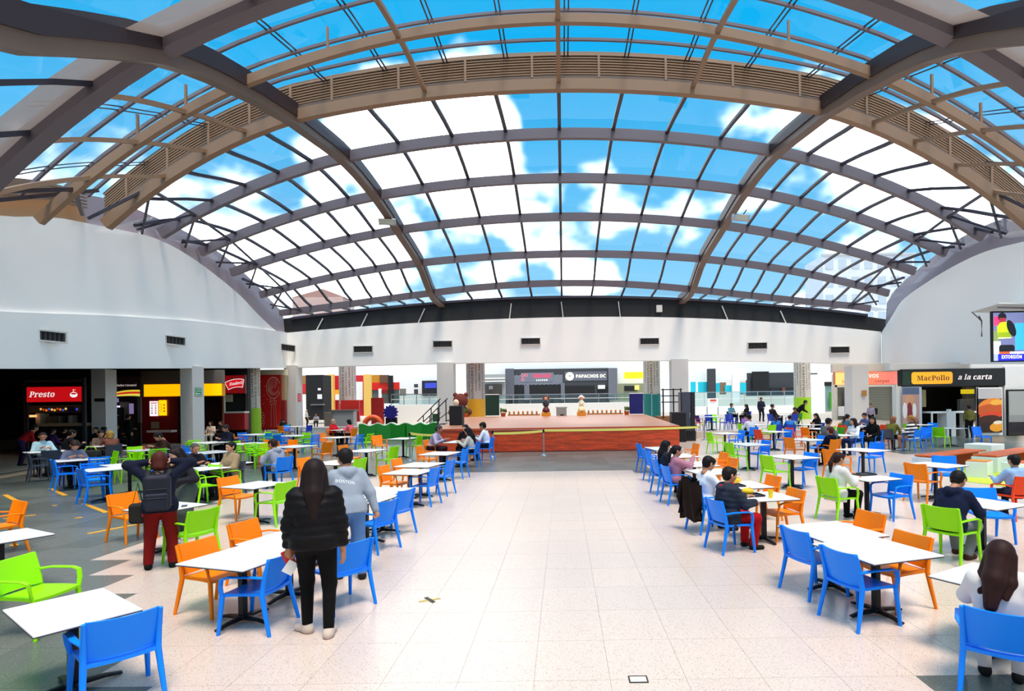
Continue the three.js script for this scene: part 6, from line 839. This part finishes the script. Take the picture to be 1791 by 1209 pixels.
{
  // man in grey hoodie stooping towards the table, hand on the chair
  const [x, z] = [-2.72, -7.22];
  const p = person('man in grey hoodie and jeans stooping beside the blue chair', x, z, Math.PI + 0.55, { near: 1, size: 0.97, hair: 'short', hc: 0x17120f, pose: { lean: 0.32, head: [0.3, 0.25, 0], handR: [-0.34, 0.83, -0.02], elbowR: [-0.8, 0, -0.6], gripR: 1, handL: [0.24, 0.86, 0.36], footL: [0.12, 0.075, 0.08], footR: [-0.13, 0.075, -0.1], fat: 1.0 }, style: { inf: 0.028, hem: -0.1, hood: 1, loose: 0.024 }, garment: 'hoodie', top: 0x9aa3ae, low: 0x5f86b8, shoes: 0x241c18, skin: 0xb98262 });
  // lettering printed on the hoodie, laid onto the cloth
  { const cl = new THREE.Mesh(p.f.top, new THREE.MeshBasicMaterial({ side: THREE.DoubleSide })); cl.updateMatrixWorld(true); const rc = new THREE.Raycaster(), pg = new THREE.PlaneGeometry(0.26, 0.09, 14, 4), q = pg.attributes.position; let ok = true;
    for (let i = 0; i < q.count; i++) { const o = p.f.A(0.31 + q.getY(i) - 0.25 * q.getX(i), 0.05 - q.getX(i), -1); rc.set(V(...o), V(...p.f.fw)); const h = rc.intersectObject(cl)[0]; if (!h) { ok = false; break; } q.setXYZ(i, h.point.x - p.f.fw[0] * 0.004, h.point.y - p.f.fw[1] * 0.004, h.point.z - p.f.fw[2] * 0.004); }
    pg.computeVertexNormals(); const tx = canvasTexture(256, 88, (x, w, h) => { x.clearRect(0, 0, w, h); write(x, 'BOSTON', 'bold 58px sans-serif', '#e8ecf0', 128, 46); });
    if (ok) { const t = obj('hoodie_print', pg, new THREE.MeshPhysicalMaterial({ map: tx, transparent: true, roughness: 0.8, side: THREE.DoubleSide }), p.g); t.userData.label = 'white college lettering'; } }
  const w = obj('wrist_watch', at(new THREE.TorusGeometry(0.036, 0.009, 6, 16), 0, 0, -0.03), M.dark, p.g); w.applyMatrix4(p.f.arms.R.hand);
}
const pm = sit('r2L', 'man in slate puffer jacket and red trousers at tray table', { near: 1, size: 0.98, hc: 0x1a1412, pose: { sit: 1, lean: 0.05, head: [0.18, -0.1, 0], handL: [0.16, 0.8, 0.36], handR: [-0.12, 0.74, 0.36], gripR: 1, fat: 1.08 }, style: { ...puffer, hood: 1, loose: 0.022 }, garment: 'puffer_jacket', top: 0x2c323e, low: 0xa80c12, shoes: 0x1a1614, skin: 0xc08a68 });
obj('hood_lining', blob([cap(pm.f.A(0.52, -0.07, 0.03), pm.f.A(0.49, -0.08, -0.06), 0.026), cap(pm.f.A(0.52, 0.07, 0.03), pm.f.A(0.49, 0.08, -0.06), 0.026), cap(pm.f.A(0.49, -0.08, -0.06), pm.f.A(0.46, 0, -0.13), 0.028, 0.034), cap(pm.f.A(0.49, 0.08, -0.06), pm.f.A(0.46, 0, -0.13), 0.028, 0.034)], 0.02, 0.012), clothMat(0xb80c24), pm.g).userData.label = 'red hood lining';
sit('r2bL', 'man in white shirt beside the puffer jacket man', { near: 1, hc: 0x14100f, pose: { sit: 1, lean: 0.1, head: [0.4, 0, 0], handL: [0.14, 0.8, 0.36], handR: [-0.12, 0.82, 0.34] }, style: { inf: 0.02 }, top: 0xe8ecf0, low: 0x20242c, skin: 0xb98060 });
{ // coat over the back of his chair
  const s = seats.r2bL, g = thing('hanging_coat', 'dark brown coat hung over the white shirt man’s chair', 'coat', [s.x, 0, s.z], s.rot); const nx = 12, ny = 14, grid = (zz) => { const gm = new THREE.PlaneGeometry(0.58, 0.66, nx, ny), q = gm.attributes.position; for (let i = 0; i < q.count; i++) { const x = q.getX(i), t = (0.33 - q.getY(i)) / 0.66; q.setXYZ(i, x * (1 + 0.12 * t), 0.87 - t * 0.66 + 0.03 * Math.sin(x * 17), -0.31 - 0.05 * t * (1 - t) - zz + 0.02 * Math.sin(x * 24 + t * 3)); } return gm; };
  const a = grid(0.03), b = grid(-0.0); obj('coat_back', [toCreasedNormals(a, 1), toCreasedNormals(b, 1)], clothMat(0x1e120e), g); for (const sd of [-1, 1]) obj('sleeve', sweep([[sd * 0.27, 0.82, -0.33], [sd * 0.31, 0.55, -0.36], [sd * 0.29, 0.28, -0.35]], [0.11, 0.12, 0.1], [0.08, 0.09, 0.07], { round: 1 }), clothMat(0x1e120e), g);
}
sit('r3L', 'dark haired woman in pink sweater raising her hand', { near: 1, size: 0.95, hair: 'tail', hc: 0x120d12, pose: { sit: 1, lean: 0.08, head: [0.12, -0.1, 0], handL: [0.1, 0.82, 0.3], handR: [-0.1, 1.02, 0.36] }, style: { inf: 0.026 }, garment: 'sweater', top: 0xb0788c, low: 0x14161e, skin: 0xc08a6a });
sit('r3bL', 'long haired woman in dark plaid jacket facing table', { near: 1, size: 0.95, hair: 'long', hc: 0x0e0b10, pose: { sit: 1, lean: 0.12, head: [0.2, 0.1, 0], handL: [0.12, 0.8, 0.3], handR: [-0.12, 0.8, 0.3] }, style: jk, garment: 'jacket', top: 0x262a3a, low: 0x15171f, skin: 0xbd8a6c });
sit('corner', 'long haired woman in white blazer at the bottom right', { near: 1, size: 0.98, hair: 'long', hc: 0x2a1210, pose: { sit: 1, lean: -0.02, head: [0.3, -0.2, 0.08], handL: [0.14, 0.8, 0.34], handR: [-0.14, 0.8, 0.34] }, style: { inf: 0.03, hem: -0.16 }, garment: 'blazer', top: 0xd8d4d2, low: 0xd0cccb, skin: 0xc89a80 });
sit('r15L', 'man in navy hoodie bent over the table', { near: 1, hc: 0x0d0b0c, pose: { sit: 1, lean: 0.42, head: [0.7, 0, 0], handL: [0.16, 0.79, 0.42], handR: [-0.14, 0.79, 0.4], footL: [0.14, 0.075, 0.42], footR: [-0.12, 0.075, 0.2], fat: 1.06 }, style: { ...hoodie, loose: 0.02 }, garment: 'hoodie', top: 0x141c38, low: 0x767a80, shoes: 0x3a2018, skin: 0xb98060 });
sit('r13L', 'woman in white jacket on the lime chair', { near: 1, size: 0.96, hair: 'tail', hc: 0x2a1612, pose: { sit: 1, lean: 0.1, head: [0.15, -0.15, 0], handL: [0.14, 0.84, 0.36], handR: [-0.14, 0.8, 0.34] }, style: { inf: 0.034, hem: -0.16 }, garment: 'jacket', top: 0xd6d4d0, low: 0x0c0c0e, shoes: 0x0c0c0e, skin: 0xc08a68 });
sit('boy', 'boy in pale blue and navy jersey, back to us', { near: 1, size: 0.9, hc: 0x0f0d12, pose: { sit: 1, lean: 0.05, head: [0.1, 0, 0], handL: [0.16, 0.8, 0.34], handR: [-0.16, 0.8, 0.34] }, style: { inf: 0.026, hem: -0.08 }, garment: 'jersey', topMat: new THREE.MeshPhysicalMaterial({ map: pixelTexture(4, 64, (i, j) => j < 26 ? [22, 30, 66] : j > 54 ? [28, 36, 74] : [143, 178, 216]), roughness: 0.85 }), low: 0x181a26, skin: 0xb98262 });
// ---- group of four by the stage ----
sit('t8L', 'grey haired man in lavender shirt facing the group', { pose: 'lean', hc: 0x3a3634, top: 0xb4a8c4, low: 0x3a1c26, skin: 0xb07a5c });
sit('t8B', 'long haired woman in black behind the group table', { pose: 'talk', hair: 'long', hc: 0x0e0b0c, top: 0x0c0b10, style: jk, size: 0.95, skin: 0xc08a6c });
sit('t8Rn', 'long haired woman in cream sweater of the group', { pose: 'eat', hair: 'long', hc: 0x121014, top: 0xd2cbc0, low: 0x14182a, size: 0.95, skin: 0xc08a6c });
sit('t8Rf', 'man in white shirt at the group table’s right', { pose: 'eat', hc: 0x14110f, top: 0xd4dcec, low: 0x1a2238, skin: 0xb07a5c });
// ---- left tables ----
sit('t19B', 'young man in beige jacket looking towards us', { near: 1, pose: 'upright', hc: 0x120f0d, top: 0x9c8668, low: 0x2a2c34, style: jk, garment: 'jacket', skin: 0xc48e70 });
sit('t19Lf', 'balding man in dark coat left of beige jacket man', { pose: 'eat', hair: 'thin', hc: 0x4a4240, top: 0x1e1c22, style: jk, garment: 'coat', skin: 0xb57c60 });
sit('t19bR', 'man in grey hoodie eating at the long table', { near: 1, pose: 'lean', hc: 0x2e1a12, top: 0x8c94a2, low: 0x30344a, style: hoodie, garment: 'hoodie', skin: 0xc08a6a });
sit('t22L', 'man reading pages at the left table', { pose: 'down', hc: 0x30201a, top: 0x6a7088, low: 0x1c1e2a, skin: 0xbc8464 });
sit('t23L', 'man in pale blue shirt in the arcade', { pose: 'eat', hair: 'thin', hc: 0x2a201c, top: 0xa8ccd8, low: 0x1a1c26, skin: 0xa87252 });
sit('t25R', 'blond woman resting her chin in the arcade', { pose: 'chin', hair: 'bob', hc: 0xa8843c, top: 0x7a4a3a, low: 0x2a2430, size: 0.95, skin: 0xc08a6c });
sit('t25L', 'woman in striped top opposite the blond woman', { pose: 'eat', hair: 'tail', hc: 0x1a1210, top: 0x6c5a50, low: 0x1c1c24, size: 0.95, skin: 0xb88262 });
sit('t25F', 'person in dark coat with back to us, arcade', { pose: 'eat', hc: 0x0e0c0c, top: 0x16161c, low: 0x1c1c24, style: jk, skin: 0xb07a5c });
sit('t24Bo', 'man in brown jacket eating at the left table', { pose: 'down', hc: 0x14100e, top: 0x3a2218, low: 0x1a1a20, style: jk, garment: 'jacket', skin: 0xb98062 });
sit('t17B', 'man in dark suit by the grey pillar', { pose: 'eat', hc: 0x1a1412, top: 0x12162a, low: 0x12141e, style: jk, garment: 'suit_jacket', skin: 0xb07a5c });
sit('t26L', 'elderly woman in red at the black table', { pose: 'talk', hair: 'bob', hc: 0xb89a84, top: 0xc81a22, low: 0x2a1c26, size: 0.94, skin: 0xc8967c });
sit('t26R', 'woman in pink at the black table', { pose: 'eat', hair: 'bob', hc: 0x0f0c0e, top: 0xd8606c, low: 0x20222e, size: 0.94, skin: 0xbd8668 });
// ---- right tables ----
sit('r10L', 'man in purple shirt at a far right table', { pose: 'eat', hc: 0x14100e, top: 0x9a6cc0, low: 0x14161e, skin: 0x8a5a40 });
sit('r10Fo', 'person in white shirt with back to us, far right', { pose: 'eat', hc: 0x100d0c, top: 0xdcdce2, low: 0x16181f, skin: 0xb07a5c });
sit('r19L', 'man in grey suit with dark tie', { pose: 'eat', hc: 0x14100e, top: 0x5a6068, low: 0x16171c, style: jk, garment: 'suit_jacket', skin: 0xb07c60 });
sit('r19Rn', 'long haired woman in white blouse beside grey suit', { pose: 'talk', hair: 'long', hc: 0x0f0c12, top: 0xe2e4e8, low: 0x1c2a5a, size: 0.95, skin: 0xc08a6c });
sit('r19Rf', 'long haired woman in black right of white blouse', { pose: 'talk2', hair: 'long', hc: 0x0a080c, top: 0x08080a, low: 0x0a0a0c, style: jk, size: 0.97, skin: 0xb98264 });
sit('r19F', 'boy in dark navy jacket on an orange chair', { pose: 'upright', hc: 0x5a2414, top: 0x12142a, low: 0x181a24, style: hoodie, garment: 'jacket', size: 0.88, skin: 0xc08a6a });
sit('r16L', 'woman in olive top with hand at her face', { pose: 'chin', hair: 'bob', hc: 0x8a5a3c, top: 0x6a6a2c, low: 0x101014, size: 0.96, skin: 0xc08a70 });
sit('r16Fn', 'woman in black and white striped shirt', { pose: 'talk2', hair: 'tail', hc: 0x9a6a34, low: 0xc08868, shoes: 0xe0d8d4, size: 0.98, skin: 0xc49070, style: { inf: 0.03, hem: -0.1 },
  topMat: (() => { const t = pixelTexture(4, 64, (i, j) => Math.floor(j / 5) % 2 ? [235, 232, 230] : [22, 22, 30]); return new THREE.MeshPhysicalMaterial({ map: t, roughness: 0.85 }); })() });
sit('r20L', 'dark haired woman in teal by the rear pillar', { pose: 'eat', hair: 'tail', hc: 0x130f12, top: 0x3a6a80, low: 0x2a1420, size: 0.95, skin: 0xbd8668 });
sit('r20R', 'man in grey blue shirt leaning by rear pillar', { pose: 'lean', hc: 0x100d0e, top: 0x56628a, low: 0x201e2a, skin: 0xb07a5c });
sit('r21L', 'person in maroon vest below the lime column', { pose: 'upright', hair: 'thin', hc: 0x2a2422, top: 0x2a1e20, low: 0x1c1c20, skin: 0xb07a5c });
sit('r21R', 'child in brown top at the far parapet', { pose: 'eat', hc: 0x100c0c, top: 0x6a3a30, low: 0xc8c870, size: 0.85, skin: 0xb07a5c });
sit('r22R', 'long haired woman in black at far right table', { pose: 'eat', hair: 'long', hc: 0x0c0a0c, top: 0x0c0c10, low: 0x101014, size: 0.95, skin: 0xb98264 });
sit('r23R', 'long haired woman in black near the guard', { pose: 'talk', hair: 'long', hc: 0x0d0a0c, top: 0x0e0e12, low: 0x101014, size: 0.95, skin: 0xb98264 });
sit('r23B', 'person in teal shirt beside the black clad woman', { pose: 'talk2', hc: 0x1a1412, top: 0x4a8898, low: 0x1c1e26, skin: 0xb07a5c });
const stand = (label, x, z, rot, o) => person(label, x, z, rot, { pose: 'stand', ...o });
{
  const two = [[11.18, -30.05, 'blue shirted woman holding a pink folder', 'tail'], [11.85, -29.92, 'blue shirted person with dark strap, back to us', 'short']];
  for (const [x, z, label, hair] of two) { const g = makeChair('n', 'solid'); g.name = numbered('plastic_armchair'); g.position.set(x, 0, z); g.rotation.y = Math.PI - 0.2; scene.add(g); tag(g, 'dark blue chair under the ' + label, 'chair', 'plastic chairs of the food court'); person(label, x, z, Math.PI - 0.3, { pose: 'eat', hair, hc: 0x100c0e, top: 0x2c74c4, low: 0x1c2844, skin: 0xb07a5c }); }
  const f = thing('folder', 'pink folder on the lap of a blue shirted woman', 'folder', [two[0][0] + 0.07, 0.715, two[0][1] - 0.26], 0.2); obj('cover', at(box(0.3, 0.02, 0.22, 0.006), 0, 0, 0), mat(0xe0386a, 0.5), f);
}
stand('guard in dark uniform standing by the glass rail', 15.57, -45, 0, { y: 0.4, size: 1.1, pose: 'stand2', hc: 0x1a1614, top: 0x1e2434, low: 0x181c2a, style: jk, garment: 'uniform_jacket' });
person('person in black bending over a far table', 14.99, -36.5, 1.2, { y: 0.4, size: 1.05, pose: 'bend', hair: 'short', hc: 0x0d0b0c, top: 0x0d0d11, low: 0x0d0d11, style: jk });
person('walker with black backpack before the shutters', 22.05, -41, -0.6, { pose: 'walk', hc: 0x0e0c0e, top: 0x9a90a4, low: 0x0c0c10 });
{ const b = thing('backpack', 'black backpack of the walker before the shutters', 'backpack', [22.31, 1.0, -41.0], -0.6); obj('pack_body', at(box(0.32, 0.46, 0.2, 0.06), 0.02, 0.16, -0.22), M.dark, b); obj('strap', at(box(0.04, 0.4, 0.03, 0.01), 0.1, 0.2, -0.1), M.dark, b); }
stand('man in olive shirt at the chicken shop counter', 21.08, -29.7, Math.PI - 0.3, { hc: 0x2a1a14, top: 0x6a6430, low: 0x1c1410 });
// ---- dark figures of the left arcade ----
for (const [x, z, rot, o, label] of [
  [-22.54, -29.6, 2.6, { pose: 'stand2', hc: 0x0c0a0a, top: 0x0c0c10, low: 0x101018, style: jk, size: 1.08 }, 'tall dark clad man standing in the arcade'],
  [-23.47, -30, 2.8, { hair: 'long', hc: 0x0c0908, top: 0x120d10, low: 0x101018 }, 'long haired dark figure left of the tall man'],
  [-21.26, -26, 0.5, { hair: 'short', hc: 0x0b0909, top: 0x0e0c0e, low: 0x101014 }, 'dark figure before the arcade pillar'],
  [-21.22, -26.4, 2.9, { hair: 'bob', hc: 0x0b0909, top: 0x100e12, low: 0x101014 }, 'dark figure with bobbed hair beside the arcade pillar'],
  [-22.79, -25.5, 3.0, { hair: 'short', hc: 0x0c0a0a, top: 0x4a2a62, low: 0x121018 }, 'person in purple top at the red sign counter'],
  [-22.98, -26.3, 3.1, { hair: 'short', hc: 0x0c0a0a, top: 0x14141c, low: 0x121018 }, 'dark figure queuing at the red sign counter'],
  [-20.90, -22, 2.6, { pose: 'bend', hc: 0x140e0c, top: 0xa01418, low: 0x2a1c3c }, 'person in red bending at the far left'],
  [-20.60, -33.4, 0.2, { hair: 'bob', hc: 0x1a100c, top: 0xd0b8a4, low: 0xc8bca8 }, 'worker in pale clothes in the shop doorway'],
  [-20.25, -33.8, -0.2, { hc: 0x120d0c, top: 0x181214, low: 0x141014, style: jk }, 'worker in dark clothes in the shop doorway'],
  [-26.06, -58, 2.4, { pose: 'stand2', hair: 'thin', hc: 0xb8b2ac, top: 0xd0ccc8, low: 0x1a2620 }, 'grey haired man in white standing by black kiosk'],
  [-24.64, -57, 0.3, { hair: 'tail', hc: 0x100c0c, top: 0x8a8a92, low: 0x16161c }, 'person in grey top standing by black kiosk'],
  [-27.52, -70, 0.1, { hc: 0x120e0d, top: 0x20305a, low: 0x181a22 }, 'distant person in blue before the red yellow shop'],
]) person(label, x, z, rot, o);
// seated dark figures around the lime-footed column, with their chairs
[[-29.55, -52.25, 'person in dark red at tables by the lime column'], [-29.26, -53.23, 'dark clad person seated left of the lime column foot'], [-27.71, -51.73, 'dark haired person seated before the lime column'], [-25.55, -49.16, 'dark clad person seated before the red mural'], [-19.76, -40.58, 'large dark coated person seated by the corner pillar']].forEach(([x, z, label], i) => {
  const g = makeChair(['n', 'k', 'n', 'k', 'e'][i], 'solid'); g.name = numbered('plastic_armchair'); g.position.set(x, 0, z); g.rotation.y = 2.4 + i * 0.5; scene.add(g); tag(g, 'dark chair under the ' + label.replace(/ at tables| seated/g, ''), 'chair', 'plastic chairs of the food court');
  person(label, x, z, 2.4 + i * 0.5, { pose: ['eat', 'talk', 'eat', 'talk2', 'down'][i], hair: ['short', 'tail', 'short', 'bob', 'short'][i], hc: 0x0c090a, top: [0x6a1418, 0x0e0e12, 0x14141c, 0x2a0e14, 0x0c0e14][i], low: 0x121218, style: i === 4 ? puffer : {}, skin: 0x9a6a50 });
});

renderer.render(scene, camera);
